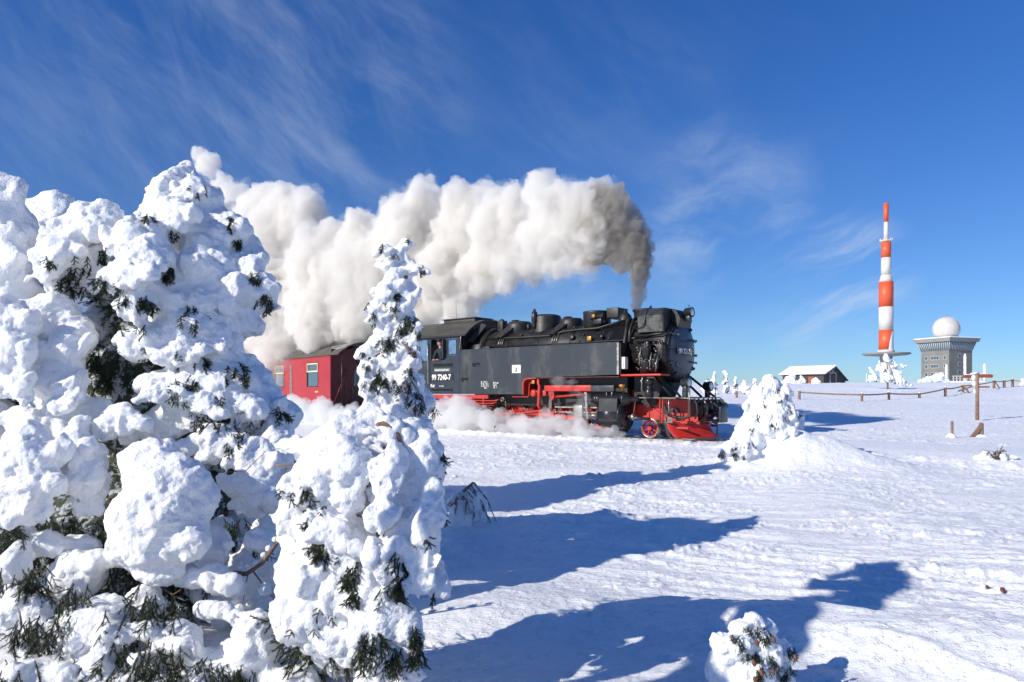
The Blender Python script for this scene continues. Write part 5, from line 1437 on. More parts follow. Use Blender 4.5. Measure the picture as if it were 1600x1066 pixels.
tT = spruce('snow_spruce', 'slender spruce plastered with snow standing before the engine cab', BT, baseT, 31, .022, sat=5, disp=TDISP,
   patches=[(598, 388, 5, 5), (645, 372, 10, 8), (662, 424, 8, 8), (618, 400, 3, 3), (585, 445, 5, 4), (640, 505, 12, 16, 1), (655, 522, 8, 10), (620, 465, 6, 10), (570, 478, 8, 6), (580, 492, 8, 6), (615, 485, 10, 6), (632, 515, 12, 16, 1), (600, 540, 12, 14, 1), (615, 530, 8, 10, 1), (645, 545, 12, 10), (565, 550, 6, 4),
            (598, 585, 12, 16, 1), (590, 600, 10, 10, 1), (575, 570, 8, 6), (610, 600, 8, 8), (640, 580, 6, 8, 1), (630, 600, 14, 16, 1), (650, 625, 14, 16, 1), (655, 640, 10, 8), (680, 642, 7, 12, 1), (660, 560, 6, 4), (690, 715, 8, 8, 1), (572, 605, 8, 5)],
   random_sprigs=50, sprig_scale=1.15)
branch(tT, baseT, [onpix(628, 535, 9.5), onpix(640, 548, 9.45), onpix(652, 560, 9.45)], .015, .008)

# far left spruces cut by the frame and the rounded one behind
fl = [(8, 292, 5.4, 34, 26), (22, 300, 5.4, 20, 28), (0, 330, 5.4, 40, 40), (15, 370, 5.4, 32, 46), (0, 420, 5.4, 60, 50), (20, 460, 5.4, 40, 50), (-40, 340, 5.5, 50, 70), (-50, 450, 5.4, 70, 70), (-60, 560, 5.4, 90, 80), (-60, 680, 5.4, 110, 80), (-60, 800, 5.4, 130, 90), (-60, 940, 5.4, 140, 100), (-30, 260, 5.6, 20, 20)]
bF = Vector((-4.3, 5.7, H(-4.3, 5.7)))
spruce('snow_spruce', 'snowy spruce at the far left edge, cut off by the picture frame', px_blobs(fl), bF, 41, .03, sat=5, random_sprigs=30, group=None)
fb = [(78, 318, 7.4, 34, 18), (60, 335, 7.4, 34, 30), (95, 340, 7.4, 26, 26), (80, 380, 7.4, 50, 46), (60, 440, 7.3, 60, 60), (110, 440, 7.4, 50, 60), (80, 540, 7.3, 90, 80), (80, 660, 7.3, 110, 90), (80, 780, 7.3, 130, 80)]
bB = Vector((-4.8, 7.5, H(-4.8, 7.5)))
spruce('snow_spruce', 'round topped snowy spruce in shade behind the big left one', px_blobs(fb), bB, 43, .04, sat=4, random_sprigs=10)
# unseen spruces added beyond the left edge of the frame to throw long shadows
def free_spruce(x, y, h, w, seed, label, voxel=.05, nsp=0, group=None, snow=None, name='snow_spruce', lean=0.0, sub=None, disp=None):
    r = random.Random(seed); b = Vector((x, y, H(x, y))); bl = []
    n = max(5, int(h * 5))
    for k in range(n):
        t = k / n; ww = w * (1 - t) ** .8 + .08 * w
        for j in range(3 if t < .85 else 1):
            a = r.uniform(0, 6.28); q = (ww * .55 + .05 * h) * r.uniform(.8, 1.1) * (.8 if t > .5 else 1)
            bl.append((b + Vector((cos(a) * ww * .62 + lean * t * h, sin(a) * ww * .62, t * h * .92 + .1)), (q, q, q * r.uniform(.75, 1.1))))
    return spruce(name, label, bl, b, seed, voxel, sat=3, random_sprigs=nsp, group=group, snow=snow, disp=disp)

# small top at the bottom right
sr = [(1176, 972, 3.80, 20, 18), (1160, 985, 3.78, 26, 20), (1200, 985, 3.85, 22, 24), (1125, 1002, 3.75, 26, 22), (1150, 1012, 3.7, 40, 28), (1190, 1020, 3.75, 44, 36), (1222, 1020, 3.85, 22, 30), (1128, 1045, 3.72, 34, 34), (1170, 1060, 3.68, 56, 36), (1215, 1062, 3.78, 36, 36), (1250, 1085, 3.85, 24, 20),
      (1130, 1100, 3.75, 46, 50), (1190, 1120, 3.75, 70, 50), (1240, 1130, 3.8, 40, 50), (1170, 1190, 3.8, 100, 60)]
sr = [(x, y, dd, rx * .86, ry * .86) for x, y, dd, rx, ry in sr]
bS = Vector((1.3, 3.85, H(1.3, 3.85)))
tS = spruce('young_spruce', 'small snow crusted spruce tip with brown cones at the bottom right', px_blobs(sr), bS, 51, .009, sat=4, disp=[(T_big, .05, .3), (T_med, .04, .3), (T_sml, .014, .3)],
   patches=[(1150, 998, 6, 3), (1168, 996, 8, 4), (1192, 996, 12, 7), (1158, 1014, 6, 4), (1165, 1028, 8, 5), (1185, 1032, 10, 8), (1235, 1018, 8, 7), (1238, 1032, 8, 8), (1205, 1040, 10, 6), (1212, 1052, 10, 6), (1240, 1052, 8, 8), (1188, 1058, 10, 8), (1225, 1060, 8, 6), (1250, 1062, 6, 5), (1180, 1065, 8, 5), (1195, 1002, 6, 4)],
   random_sprigs=0, sprig_scale=.62, smooth=2)
for (px, py, d) in [(1183, 1005, 3.60), (1209, 1000, 3.64), (1178, 1036, 3.56), (1208, 1050, 3.60), (1243, 1028, 3.72), (1190, 1052, 3.58), (1180, 1063, 3.56)]:
    p = onpix(px, py, d) - bS
    MB().lathe(p, (.2, -.3, -1), [(-.018, .003), (-.012, .008), (-.003, .0105), (.009, .009), (.017, .004)], 10).obj('cone', CONE, tS)

# lone spruce with its drift, middle right
lone = [(1207, 600, 13.6, 16, 12), (1195, 612, 13.5, 22, 16), (1222, 612, 13.55, 16, 18), (1185, 635, 13.5, 24, 22), (1212, 635, 13.4, 26, 26), (1232, 640, 13.45, 12, 20), (1178, 660, 13.4, 26, 24), (1215, 665, 13.35, 24, 22), (1236, 658, 13.4, 10, 12), (1170, 680, 13.35, 22, 18), (1190, 690, 13.45, 40, 20),
        (1140, 700, 13.2, 16, 12), (1152, 710, 13.15, 16, 14), (1165, 700, 13.2, 16, 16), (1135, 712, 13.1, 12, 10), (1210, 650, 14.0, 34, 50)]
bO = Vector((4.95, 13.7, H(4.95, 13.7)))
LD = [(T_soft, .08, .5), (T_dr, -.06, .22), (T_dr2, -.03, .22), (T_sml, .012, .3)]
tO = spruce('snow_spruce', 'hunched snow covered spruce with a long drift beside the engine front', px_blobs(lone, 0, .08, True) + px_blobs([(1205, 600, 13.5, 12, 16), (1200, 650, 13.5, 34, 34), (1175, 690, 13.5, 34, 26), (1215, 690, 13.45, 34, 24)]), bO, 61, .018, sat=1, disp=LD,
   patches=[(1216, 612, 4, 5), (1222, 625, 6, 5), (1229, 620, 5, 4), (1193, 632, 3, 3), (1186, 652, 5, 5), (1210, 668, 8, 7), (1175, 675, 5, 5), (1232, 640, 6, 6), (1228, 655, 6, 5), (1125, 708, 5, 8), (1130, 715, 6, 8), (1147, 712, 5, 10), (1148, 702, 4, 6), (1165, 695, 6, 4), (1248, 650, 4, 4), (1180, 695, 6, 3), (1136, 724, 4, 6), (1162, 712, 5, 4)],
   random_sprigs=0, sprig_scale=1.0)

# fallen bough with hanging twigs, leaning on the slope left of centre
pB = ground_at(742, 826)
FBARK = mat('frosted bark', (0.20, 0.15, 0.11), 0.85, vscale=18, col2=(0.62, 0.62, 0.62), lo=.47, hi=.56)
fb_ = thing('fallen_bough', 'broken bare bough with frosted hanging twigs beside the slender spruce', 'branch', tuple(pB))
D = pB.y
A = lambda x, y, dd=0: onpix(x, y, D + dd) - pB
MB().tube([A(702, 790, -.1), A(720, 772), A(740, 754, .05)], [.026, .022, .015], 8).obj('bough', FBARK, fb_)
rb = random.Random(3)
for k in range(9):
    t = .15 + .85 * k / 8; p = A(702, 790, -.1).lerp(A(740, 754, .05), t)
    e = A(712 + 7.0 * k, 812 + 1.6 * k, .05); e = e + Vector((rb.uniform(-.06, .06), rb.uniform(-.08, .08), rb.uniform(-.02, .1))); m_ = (p + e) / 2 + Vector((rb.uniform(.0, .07), 0, rb.uniform(0, .07)))
    MB().tube([p, m_, e], [.013, .010, .005], 6).obj('twig', FBARK, fb_)
me = fuse('twig_frost', [(A(rb.uniform(704, 760), rb.uniform(780, 826), rb.uniform(.05, .3)), (rb.uniform(.02, .06), .03, rb.uniform(.05, .15))) for k in range(75)], .014, [(T_med, .03, .3)], smooth=1)
mk('twig_frost', me, SNOW_T, fb_)

# ------------------------------------------------------------------ fence, posts and signpost
def post_at(px, ytop, ybase, r=.09, name='post', mb=None):
    g = ground_at(px, ybase); h = (ybase - ytop) * g.y / FPX
    return g, h
fence = thing('timber_fence', 'low timber post and rail fence crossing the snow before the tower', 'fence', (0, 0, 0))
posts = [(1249, 610, 624), (1346.6, 614, 627), (1388.8, 613, 625), (1436.6, 614, 622), (1477, 605, 619.5), (1504.5, 601, 613.5), (1553, 594, 607), (1569, 594.5, 606), (1582, 592, 604.5), (1603, 594, 606)]
tops = []
for i, (px, yt, yb) in enumerate(posts):
    g, h = post_at(px, yt, yb)
    r0 = 2.0 * g.y / FPX
    MB().lathe(g - Vector((0, 0, .3)), (0, 0, 1), [(0, r0), (h + .27, r0 * .95), (h + .3, r0 * .7)], 10).obj('post', WOOD, fence)
    me = fuse('post_snow', [(g + Vector((0, 0, h + .02)), (r0 * .9, r0 * .9, .035))], .02, [], smooth=1); mk('post_snow', me, SNOW_F, fence)
    tops.append(g + Vector((0, 0, h * .82)))
for a, b in zip(tops[:-1], tops[1:]):
    n = 7; L_ = (b - a).length; sag = min(.06, .008 * L_)
    pts = [a.lerp(b, k / (n - 1)) - Vector((0, 0, sag * 4 * (k / (n - 1)) * (1 - k / (n - 1)))) for k in range(n)]
    MB().tube(pts, .045, 6).obj('rail', WOOD, fence)
for (x0, y0, x1, y1) in ((1505, 602, 1516, 614.5), (1554, 595, 1562, 606)):
    g = ground_at(x1, y1); g0 = onpix(x0, y0, g.y)
    MB().tube([g0, g - Vector((0, 0, .1))], .06, 6).obj('brace', WOOD, fence)
g, h = post_at(1151, 611, 621.5)
pz = thing('timber_post', 'short wooden post standing alone between the engine front and the lone spruce', 'post', tuple(g))
MB().lathe((0, 0, -.3), (0, 0, 1), [(0, .075), (h + .27, .07), (h + .3, .05)], 10).obj('shaft', WOOD, pz)
me = fuse('cap_snow', [(Vector((0, 0, h + .02)), (.07, .07, .03))], .02, [], smooth=1); mk('cap_snow', me, SNOW_F, pz)

g, h = post_at(1527, 583, 657)
sp = thing('signpost', 'wooden signpost with brown arms and frost on its left side', 'signpost', tuple(g))
s = g.y / FPX
MB().lathe((0, 0, -.3), (0, 0, 1), [(0, 2.8 * s), (h + .3, 2.4 * s)], 12).obj('pole', WOOD, sp)
A = lambda x, y, dd=0: onpix(x, y, g.y + dd) - g
for (x0, x1, y0, y1, yy, tip) in ((1506, 1524, 586, 591, .02, -1), (1530, 1549, 585, 590.5, -.02, 1), (1530, 1545, 603.5, 606, 0, 1)):
    a0 = A(x0, y1); a1 = A(x1, y0)
    if tip > 0: poly = [(a0.x, a0.z), (a1.x, a0.z), (a1.x + .05, (a0.z + a1.z) / 2), (a1.x, a1.z), (a0.x, a1.z)]
    else: poly = [(a0.x, a0.z), (a1.x, a0.z), (a1.x, a1.z), (a0.x, a1.z), (a0.x - .04, (a0.z + a1.z) / 2)]
    MB().prism(poly, 'y', -.02 + yy, .02 + yy).obj('sign_arm', WOODR, sp)
me = fuse('rime_crust', [(A(1521, 590, .02), (.10, .05, .13)), (A(1522, 600, .02), (.09, .04, .11)), (A(1520, 584), (.10, .06, .04)), (A(1524, 583), (.09, .08, .04)), (A(1538, 584.5), (.2, .03, .02)), (A(1512, 585.5), (.14, .03, .02)), (A(1523, 612, .02), (.05, .03, .10))], .016, [(T_sml, .02, .3)], smooth=1)
mk('rime_crust', me, SNOW_T, sp)
MB().tube([A(1522, 603, .05), A(1498, 611, 1.2)], .03, 6).obj('wire_stay', WOOD, sp)

g, h = post_at(1533, 660, 683)
s = g.y / FPX
bp_ = thing('braced_post', 'stout timber post with a slanting brace in front of the signpost', 'post', tuple(g))
A = lambda x, y, dd=0: onpix(x, y, g.y + dd) - g
MB().lathe((0, 0, -.3), (0, 0, 1), [(0, 3.6 * s), (h + .25, 3.5 * s), (h + .3, 2.6 * s)], 12).obj('post', WOOD, bp_)
MB().prism([(A(1512, 684).x, A(1512, 684).z - .05), (A(1518, 684).x, A(1518, 684).z - .05), (A(1534, 664).x, A(1534, 667).z), (A(1531, 662).x, A(1531, 662).z)], 'y', -.07, -.0).obj('brace', WOOD, bp_)
me = fuse('snow_heap', [(Vector((0, 0, .0)), (.22, .16, .1)), (Vector((-.05, .1, .02)), (.16, .14, .12))], .02, [(T_med, .03, .3)], smooth=2); mk('snow_heap', me, SNOW_T, bp_)
g, h = post_at(1488, 659, 684)
s = g.y / FPX
p1 = thing('timber_post', 'thin wooden stake leaning slightly left of the braced post', 'post', tuple(g))
MB().tube([(0, 0, -.3), (-.01, 0, h)], 2.0 * s, 8).obj('shaft', WOOD, p1)
me = fuse('snow_heap', [(Vector((-.04, 0, .0)), (.14, .12, .12))], .02, [(T_med, .03, .3)], smooth=2); mk('snow_heap', me, SNOW_T, p1)

# twiggy shrub and stones
g = ground_at(1558, 719); s = g.y / FPX
sh = thing('frosted_shrub', 'low bare shrub poking through the snow below the signpost', 'shrub', tuple(g))
rs = random.Random(9)
for k in range(16):
    a = rs.uniform(0, 6.28); l = rs.uniform(.12, .32); e = Vector((cos(a) * l, sin(a) * l * .5, rs.uniform(.08, .30)))
    MB().tube([(cos(a) * .04, 0, -.02), e * .55 + Vector((0, 0, .05)), e], [.008, .006, .003], 5).obj('twig', BARK, sh)
me = fuse('frost', [(Vector((rs.uniform(-.3, .3), rs.uniform(-.1, .15), rs.uniform(0, .1))), (rs.uniform(.04, .1), .07, rs.uniform(.03, .07))) for k in range(16)], .014, [(T_med, .03, .3)], smooth=1); mk('frost', me, SNOW_T, sh)
for k in range(14):
    a = rs.uniform(0, 6.28); put_sprig(sh, g, g + Vector((rs.uniform(-.2, .2), rs.uniform(-.1, .1), rs.uniform(.05, .15))), Vector((cos(a), -.3, .5)), .8, rs)
for (px, py, rx, rz, lab) in ((1565, 930, .030, .036, 'brown frost cracked stub poking out at the right edge'), (1541, 926, .020, .030, 'smaller half buried brown stub beside the larger one')):
    g = ground_at(px, py)
    st = tag(mk('wood_stub', fuse('wood_stub', [(Vector((0, 0, .01)), (rx, rx, rz)), (Vector((.008, 0, .02)), (rx * .8, rx * .7, rz * .8))], .004, [(T_sml, .008, .4)], smooth=1), CONE, None, g), lab, 'stump')
    mk('snow_cap', fuse('snow_cap', [(Vector((-rx * 1.6, .01, .0)), (rx * 2.4, .05, rz * .9)), (Vector((-rx * .6, .02, .03)), (rx, .03, rz * .5))], .006, [(T_sml, .01, .4)], smooth=1), SNOW_T, st)

# ------------------------------------------------------------------ mast, weather station, hut, far snow trees
MW = mat('mast white', (0.66, 0.62, 0.58), .5, var=.04, vscale=.2); MR = mat('mast orange red', (0.68, 0.10, 0.035), .5, var=.05, vscale=.2)
CON = mat('concrete', (0.19, 0.182, 0.165), .8, var=.08, vscale=.2); CON2 = mat('slab concrete', (0.25, 0.25, 0.245), .8, var=.08, vscale=.2)
DOMEM = mat('dome fabric', (0.60, 0.56, 0.53), .6, var=.03, vscale=.3); GLF = mat('station glass', (0.05, 0.085, 0.10), .15, var=.3, vscale=.3, spec=.8); FRW = mat('window frame white', (0.42, 0.45, 0.45), .5)
DARK = mat('dark boards', (0.055, 0.048, 0.045), .8, var=.2, vscale=.6)
Dm = 490.0; s = Dm / FPX
mp_ = onpix(1384.5, 600, Dm)
mast = thing('transmitter_mast', 'tall red and white banded transmitter mast on the summit', 'tower', (mp_.x, mp_.y, 0))
zz = lambda y: CAMZ + (HY - y) * s
secs = [(318, 347, 3.6, 3.6, MR), (347, 376, 3.2, 3.4, MW), (379, 403, 7.0, 7.0, MR), (403, 430, 7.0, 7.3, MW), (430, 441, 7.3, 10.2, MW), (441, 480, 10.4, 10.4, MR), (480, 516, 10.4, 10.4, MW), (516, 550, 10.4, 10.6, MR), (550, 640, 9.0, 9.0, MW)]
for (y0, y1, r0, r1, m_) in secs:
    MB().lathe((0, 0, 0), (0, 0, 1), [(zz(y1), r1 * s), (zz(y0), r0 * s)], 40, smooth=True).obj('mast_section', m_, mast)
MB().lathe((0, 0, 0), (0, 0, 1), [(zz(378.5), 5 * s), (zz(377), 8.5 * s), (zz(376), 8.5 * s), (zz(376), 3 * s)], 28).obj('gallery', MW, mast)
mb = MB()
for k in range(10):
    a = 2 * pi * k / 10; mb.tube([(8.3 * s * cos(a), 8.3 * s * sin(a), zz(377)), (8.8 * s * cos(a), 8.8 * s * sin(a), zz(373.5))], .3, 5)
mb.obj('gallery_rail', MW, mast)
MB().lathe((0, 0, 0), (0, 0, 1), [(zz(557), 10 * s), (zz(555.5), 30 * s), (zz(553.5), 35 * s), (zz(552), 34 * s), (zz(550.5), 12 * s)], 56).obj('ring_roof', CON2, mast)
MB().lathe((0, 0, 0), (0, 0, 1), [(zz(552), 12 * s), (zz(547), 12 * s)], 30).obj('roof_collar', MW, mast)
sn_ = MB().prism([(-2.0 * s, 0), (6 * s, 0), (6 * s, 28 * s), (2 * s, 26 * s), (0, 16 * s)], 'y', -.2, .2)
for k in range(2):
    pass
# windblown rime on one side of the lowest band
vs = []; n = 10
for (y, a0, a1) in ((550, -1.75, -.65), (536, -1.6, -.6), (524, -1.35, -.65), (518, -1.15, -.8)):
    for k in range(n): 
        a = a0 + (a1 - a0) * k / (n - 1); vs.append((10.65 * s * cos(a), 10.65 * s * sin(a), zz(y)))
fs = [(r * n + k, r * n + k + 1, (r + 1) * n + k + 1, (r + 1) * n + k) for r in range(3) for k in range(n - 1)]
vs2 = [(x * .97, y * .97, z) for x, y, z in vs]; o = len(vs)
fs2 = [tuple(reversed([i + o for i in f])) for f in fs]
mb = MB().add(vs + vs2, fs + fs2); mb.obj('rime_sheet', SNOW_F, mast)

Dh = 450.0; s = Dh / FPX; k_ = (1483 - CX) / FPX
cor = Vector((k_ * Dh, Dh, 0)); ph = radians(70.2)
eL = Vector((-cos(ph), sin(ph), 0)); eR = Vector((sin(ph), cos(ph), 0)); SD = 20.0
cen = cor + eL * SD / 2 + eR * SD / 2
zz = lambda y: CAMZ + (HY - y) * s
st = thing('weather_station', 'square grey tower building with flared glass top storey and white radar dome', 'building', (cen.x, cen.y, 0), math.atan2(eR.y, eR.x))
# local x = eR, local y = eL ; near corner at (-SD/2, -SD/2)
hS = SD / 2; zb = zz(640); zt = zz(547)
MB().box((-hS, -hS, zb), (hS, hS, zt)).obj('wall', CON, st)
def frustum(z0, z1, a, b):
    vs = [(-a, -a, z0), (a, -a, z0), (a, a, z0), (-a, a, z0), (-b, -b, z1), (b, -b, z1), (b, b, z1), (-b, b, z1)]
    return MB().add(vs, [(0, 3, 2, 1), (4, 5, 6, 7), (0, 1, 5, 4), (1, 2, 6, 5), (2, 3, 7, 6), (3, 0, 4, 7)])
zg = zz(533.5); fl_ = hS * 1.15
frustum(zt, zg, hS * .995, fl_).obj('glass_storey', GLF, st)
frustum(zg, zz(527.5), fl_ * 1.10, fl_ * 1.16).obj('roof_slab', CON2, st)
frustum(zz(527.5), zz(526.2), fl_ * 1.15, fl_ * 1.12).obj('roof_snow', SNOW_F, st)
for face in range(4):
    M = Matrix.Rotation(face * pi / 2, 3, 'Z')
    for k in range(17):
        t = -1 + 2 * k / 16
        a = M @ Vector((t * hS, -hS - .05, zt)); b = M @ Vector((t * fl_, -fl_ - .05, zg))
        MB().tube([a, b], .28, 4).obj('mullion', FRW, st)
    a = M @ Vector((-hS, -hS - .05, zt)); b = M @ Vector((hS, -hS - .05, zt))
MB().lathe((0, 0, 0), (0, 0, 1), [(zz(526), 17 * s), (zz(524), 17 * s)], 30).obj('dome_base', CON2, st)
dm = MB().ball((0, 0, zz(511.5)), 19.6 * s, 40).obj('radar_dome', DOMEM, st)
rb_ = MB()
for k in range(8):
    a = pi * k / 8
    rb_.torus((0, 0, zz(511.5)), (cos(a), sin(a), 0), 19.6 * s, .07, 40, 4)
for z_ in (-.5, 0, .5):
    rb_.torus((0, 0, zz(511.5) + z_ * 19.6 * s), (0, 0, 1), 19.6 * s * math.sqrt(1 - z_ * z_), .07, 40, 4)
rb_.obj('dome_seams', DOMEM, dm)
MB().tube([(0, 0, zz(493)), (0, 0, zz(488))], .2, 5).obj('lightning_rod', CON2, st)
def win(face, pos, yc, w, h, panes):
    """face 0: right-hand face (local -y... x runs along), face 1: left-hand face"""
    f = MB(); z0 = zz(yc) - h / 2; z1 = z0 + h
    def bx(a0, a1, b0, b1, d0, d1):
        if face == 0: return (a0, -hS - d0, b0), (a1, -hS - d1, b1)
        return (-hS - d0, a0, b0), (-hS - d1, a1, b1)
    wo = MB().box(*bx(pos - w / 2 - .15, pos + w / 2 + .15, z0 - .15, z1 + .15, -.02, .06)).obj('window', FRW, st)
    pw = w / panes
    for k in range(panes):
        MB().box(*bx(pos - w / 2 + k * pw + .12, pos - w / 2 + (k + 1) * pw - .12, z0 + .12, z1 - .12, .0, .10)).obj('pane', GLF, wo)
for yy in (558, 571, 584, 597):
    for (pos, w, pn) in ((hS * .62, 2.0, 1), (hS * .0 , 5.6, 3), (-hS * .70, 1.6, 1)):
        win(1, pos, yy + .5, w, 2.2, pn)
for yy in (555.5, 568.5, 581.5):
    win(0, -hS * .12, yy, 2.2, 2.3, 1); win(0, hS * .42, yy, 2.0, 2.3, 1)
for sg in range(12):
    z_ = zt - (sg + 1) * 2.65
    MB().box((-hS - .04, -hS - .04, z_), (hS + .04, hS + .04, z_ + .06)).obj('floor_joint', CON2, st)
# poles and terrace by the station
for (px, y0, y1, r, lab) in ((1508, 557, 600, 1.9, 'taller white frosted pole before the weather station'), (1538.5, 571, 600, 2.0, 'short white frosted pole right of the weather station'), (1479, 572, 600, 1.8, 'thin icy pole at the corner of the weather station'), (1354, 585, 604, .6, 'thin white pole left of the mast')):
    D_ = 150.0; s_ = D_ / FPX; b = onpix(px, y1 + 8, D_)
    pb = thing('frosted_pole', lab, 'pole', tuple(b))
    hh = (y1 + 8 - y0) * s_
    MB().lathe((0, 0, 0), (0, 0, 1), [(0, r * s_ * .8), (hh, r * s_ * .8)], 10).obj('pole', MW, pb)
    me = fuse('rime', [(Vector((-.02, 0, hh * t)), (r * s_ * 1.1, r * s_ * 1.1, hh * .14)) for t in (.5, .66, .82, .95)], .06, [(T_med, .08, .3)], smooth=1); mk('rime', me, SNOW_F, pb)
tb = onpix(1510, 596, 140); s_ = 140 / FPX
te = thing('terrace_railing', 'frosted railing of the terrace at the foot of the weather station', 'railing', tuple(tb))
for k in range(9):
    MB().box((-2.6 + k * .66, -.06, -.6), (-2.5 + k * .66, .06, .95)).obj('baluster', MW, te)
MB().box((-2.7, -.08, .95), (3.0, .08, 1.1)).obj('top_rail', MW, te)
MB().box((-2.7, -.08, .45), (3.0, .08, .53)).obj('mid_rail', MW, te)
MB().box((-2.8, -.3, -.7), (3.1, .6, .05)).obj('terrace_edge', SNOW_F, te)

# hut
Dk = 130.0; k_ = (1287 - CX) / FPX; s = Dk / FPX; ph = radians(60)
c0 = Vector((k_ * Dk, Dk, 0)); eL = Vector((-cos(ph), sin(ph), 0)); eR = Vector((sin(ph), cos(ph), 0)); LL, WW2 = 9.0, 6.2
zz = lambda y, d=Dk: CAMZ + (HY - y) * d / FPX
hut = thing('mountain_hut', 'low dark timber hut with a snow covered pitched roof on the crest', 'hut', tuple(c0), math.atan2(eR.y, eR.x))
ze = zz(583.5); zr = zz(572); g0 = 0.8
# local x = eR (gable width), y = eL (length)
gb = [(0, g0), (0, ze), (WW2 * .45, zr), (WW2, zz(593)), (WW2, g0)]
mb = MB(); mb.prism(gb, 'y', 0.0, LL).obj('wall', DARK, hut)
for k in range(14):
    y = .3 + k * .62
    MB().box((-.05, y, g0), (-.01, y + .1, ze - .05)).obj('board_strip', DARK, hut)
rw = .35
MB().add([(-rw, -.4, ze - .22), (WW2 * .45, -.4, zr + .02), (WW2 * .45, LL + .4, zr + .02), (-rw, LL + .4, ze - .22), (-rw, -.4, ze - .08), (WW2 * .45, -.4, zr + .16), (WW2 * .45, LL + .4, zr + .16), (-rw, LL + .4, ze - .08)],
         [(0, 3, 2, 1), (4, 5, 6, 7), (0, 1, 5, 4), (1, 2, 6, 5), (2, 3, 7, 6), (3, 0, 4, 7)]).obj('roof', DARK, hut)
zw = zz(593) - .25
MB().add([(WW2 + rw, -.4, zw), (WW2 * .45 + .003, -.4, zr + .02), (WW2 * .45 + .003, LL + .4, zr + .02), (WW2 + rw, LL + .4, zw), (WW2 + rw, -.4, zw + .14), (WW2 * .45 + .003, -.4, zr + .16), (WW2 * .45 + .003, LL + .4, zr + .16), (WW2 + rw, LL + .4, zw + .14)],
         [(0, 1, 2, 3), (7, 6, 5, 4), (0, 4, 5, 1), (1, 5, 6, 2), (2, 6, 7, 3), (3, 7, 4, 0)]).obj('roof', DARK, hut)
sl_ = []
for i in range(9):
    for j in range(14):
        t = i / 8; sl_.append((Vector((-rw + .1 + (WW2 * .45 + rw - .1) * t, -.25 + (LL + .5) * j / 13, ze - .02 + (zr + .14 - ze) * t)), (.42, .45, .16)))
mk('roof_snow', fuse('roof_snow', sl_, .1, [(T_big, .1, .3)], smooth=2), SNOW_F, hut)
MB().box((1.7, -.05, 1.4), (1.85, -.01, zr - 1.3)).box((3.4, -.05, 1.4), (3.55, -.01, zr - 1.3)).box((1.7, -.05, zr - 1.3), (3.55, -.01, zr - 1.15)).obj('door_frame', FRW, hut)
MB().lathe((2.6, -.05, zr - .9), (0, 1, 0), [(0, .28), (.03, .28)], 14).obj('round_sign', CON2, hut)
MB().box((-.06, 2.0, 2.6), (-.02, 3.2, 4.0)).obj('shutter', WOODR, hut)

# far snow trees
FD = [(tex('CLOUDS', .6, 2, True), .32, .3), (tex('CLOUDS', .22, 2, True), .16, .3)]
far = [  # px, top y, base y, width px, depth, label
 (1104, 592, 606, 8, 52, 'smallest snow tree at the left end of the crest group behind the engine front'),
 (1117, 580, 606, 9, 55, 'tall pointed snow tree just behind the engine headlamp'),
 (1134, 578.5, 606, 8, 56, 'narrow leaning snow tree in the middle of the crest group'),
 (1149, 586, 606, 8, 54, 'snow tree with a knobbly head right of the leaning one'),
 (1163, 594, 607, 11, 52, 'low round snow bush on the crest left of the lone spruce'),
 (1180, 591, 605, 8, 56, 'snow mound tree touching the lone spruce on its left'),
 (1236, 586, 600, 13, 95, 'wide snow bush before the hut wall'),
 (1252, 587, 600, 7, 92, 'small snow tree before the middle of the hut'),
 (1275, 590.5, 600, 8, 90, 'low snow bush before the right end of the hut wall')]
for i, (px, yt, yb, w, D_, lab) in enumerate(far):
    X = (px - CX) / FPX * D_; z0 = H(X, D_); ztop = CAMZ + (HY - yt) * D_ / FPX
    hgt = max(ztop - z0, .5); wm = w * D_ / FPX
    r = random.Random(100 + i); b = Vector((X, D_, z0)); bl = []
    for k in range(9):
        t = k / 8; ww = wm * (1.1 - .75 * t)
        for j in range(2):
            q = wm * r.uniform(.28, .45) * (1.15 - .5 * t)
            bl.append((b + Vector((r.uniform(-1, 1) * ww * .6 + r.uniform(-.1, .1), r.uniform(-1, 1) * ww * .5, hgt * (.08 + .84 * t))), (q * 1.15, q, q)))
    spruce('snow_tree', lab, bl, b, 100 + i, .06, sat=3, disp=FD, random_sprigs=20 if i < 6 else 0, sprig_scale=2.2, group='snow trees along the crest', snow=SNOW_F, smooth=1)
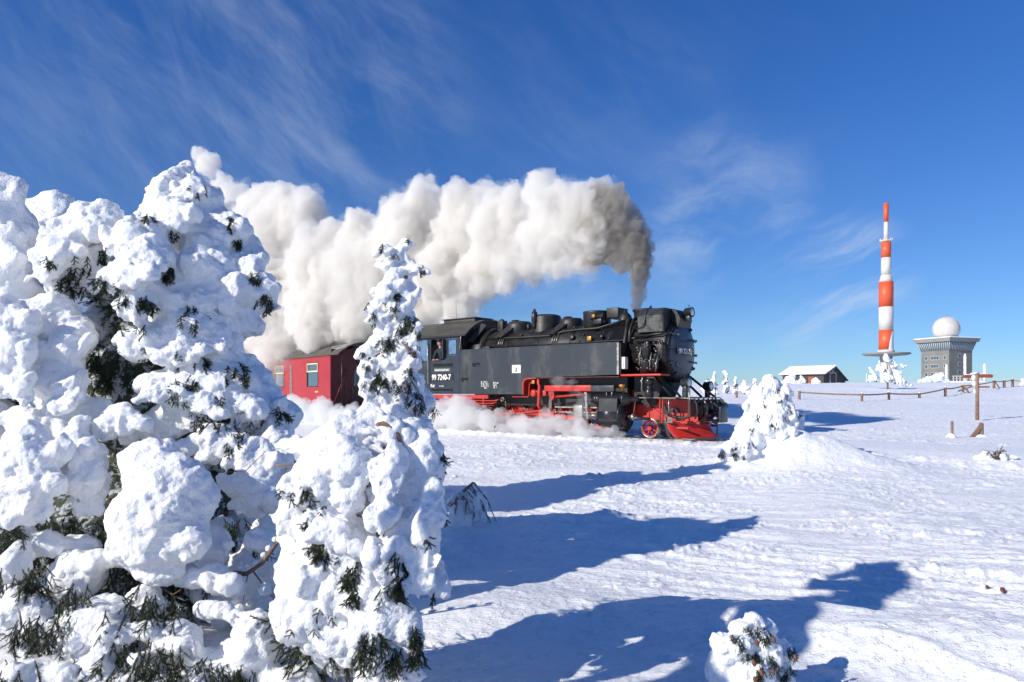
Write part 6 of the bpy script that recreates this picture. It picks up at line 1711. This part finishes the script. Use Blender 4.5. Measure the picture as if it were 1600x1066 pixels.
# crusted trees below the mast
mtree = [(1385, 560, 62, 8, 9), (1392, 568, 62, 9, 9), (1378, 575, 62, 9, 10), (1398, 580, 62, 9, 12), (1385, 588, 62, 12, 12), (1370, 590, 62, 8, 10), (1400, 592, 62, 12, 10), (1362, 578, 62, 4, 8), (1361, 592, 62, 6, 8), (1408, 572, 62, 6, 5), (1408, 588, 62, 7, 8), (1413, 598, 62, 9, 6), (1372, 566, 62, 4, 5)]
bm_ = Vector(((1387 - CX) / FPX * 62, 62, H((1387 - CX) / FPX * 62, 62)))
spruce('snow_tree', 'gnarled rime crusted tree directly below the red and white mast', px_blobs([(x + 3 * sin(i * 2.3), y, dd, rx * .72, ry * .8) for i, (x, y, dd, rx, ry) in enumerate(mtree)], 0, .5, True), bm_, 77, .05, sat=2, disp=FD, random_sprigs=60, sprig_scale=2.6, group='snow trees along the crest', snow=SNOW_F, smooth=1)
for i, (lst, lab) in enumerate([([(1465, 590, 95, 12, 7), (1450, 594, 95, 9, 5), (1476, 595, 95, 9, 5), (1440, 596, 95, 6, 3)], 'snow mound tree at the left foot of the weather station'),
                                ([(1416, 600, 70, 5, 4), (1408, 601, 70, 4, 3), (1424, 603, 70, 4, 3)], 'low crusted bush right of the gnarled tree'),
                                ([(1603, 597, 60, 9, 6), (1598, 601, 60, 5, 4)], 'snow bush at the right frame edge')]):
    B_ = px_blobs(lst); b = Vector((B_[0][0].x, B_[0][0].y, H(B_[0][0].x, B_[0][0].y)))
    spruce('snow_bush', lab, B_, b, 130 + i, .07, sat=5, disp=FD, random_sprigs=0, snow=SNOW_F, smooth=1, cat='bush')
# unseen spruces added outside the left edge so their shadows reach the view
free_spruce(-2.7, 1.45, 2.6, .72, 202, 'second unseen snow spruce, added left of the camera for its shadow')
bA = Vector((-3.35, 1.2, H(-3.35, 1.2))); ba = []
for k in range(22):
    t = k / 21; q = (.34 - .18 * t) * rng.uniform(.85, 1.1)
    y = 1.2 + 1.6 * max(0, (t - .45) / .55) ** 1.2; z = bA.z + .2 + 3.40 * min(1, t * 1.12) ** .9
    ba.append((Vector((-3.35 + .55 * t, y, z)), (q, q, q * .9)))
    if t > .6: ba.append((Vector((-3.2 + .5 * t, y + .15, z - .28 - .2 * rng.random())), (q * .5, q * .6, q * .7)))
spruce('snow_spruce', 'unseen bent over snow spruce, added and shaped left of the camera for its shadow', ba, bA, 201, .05, sat=3, random_sprigs=0)
bpy.data.objects.remove(DRAPE)
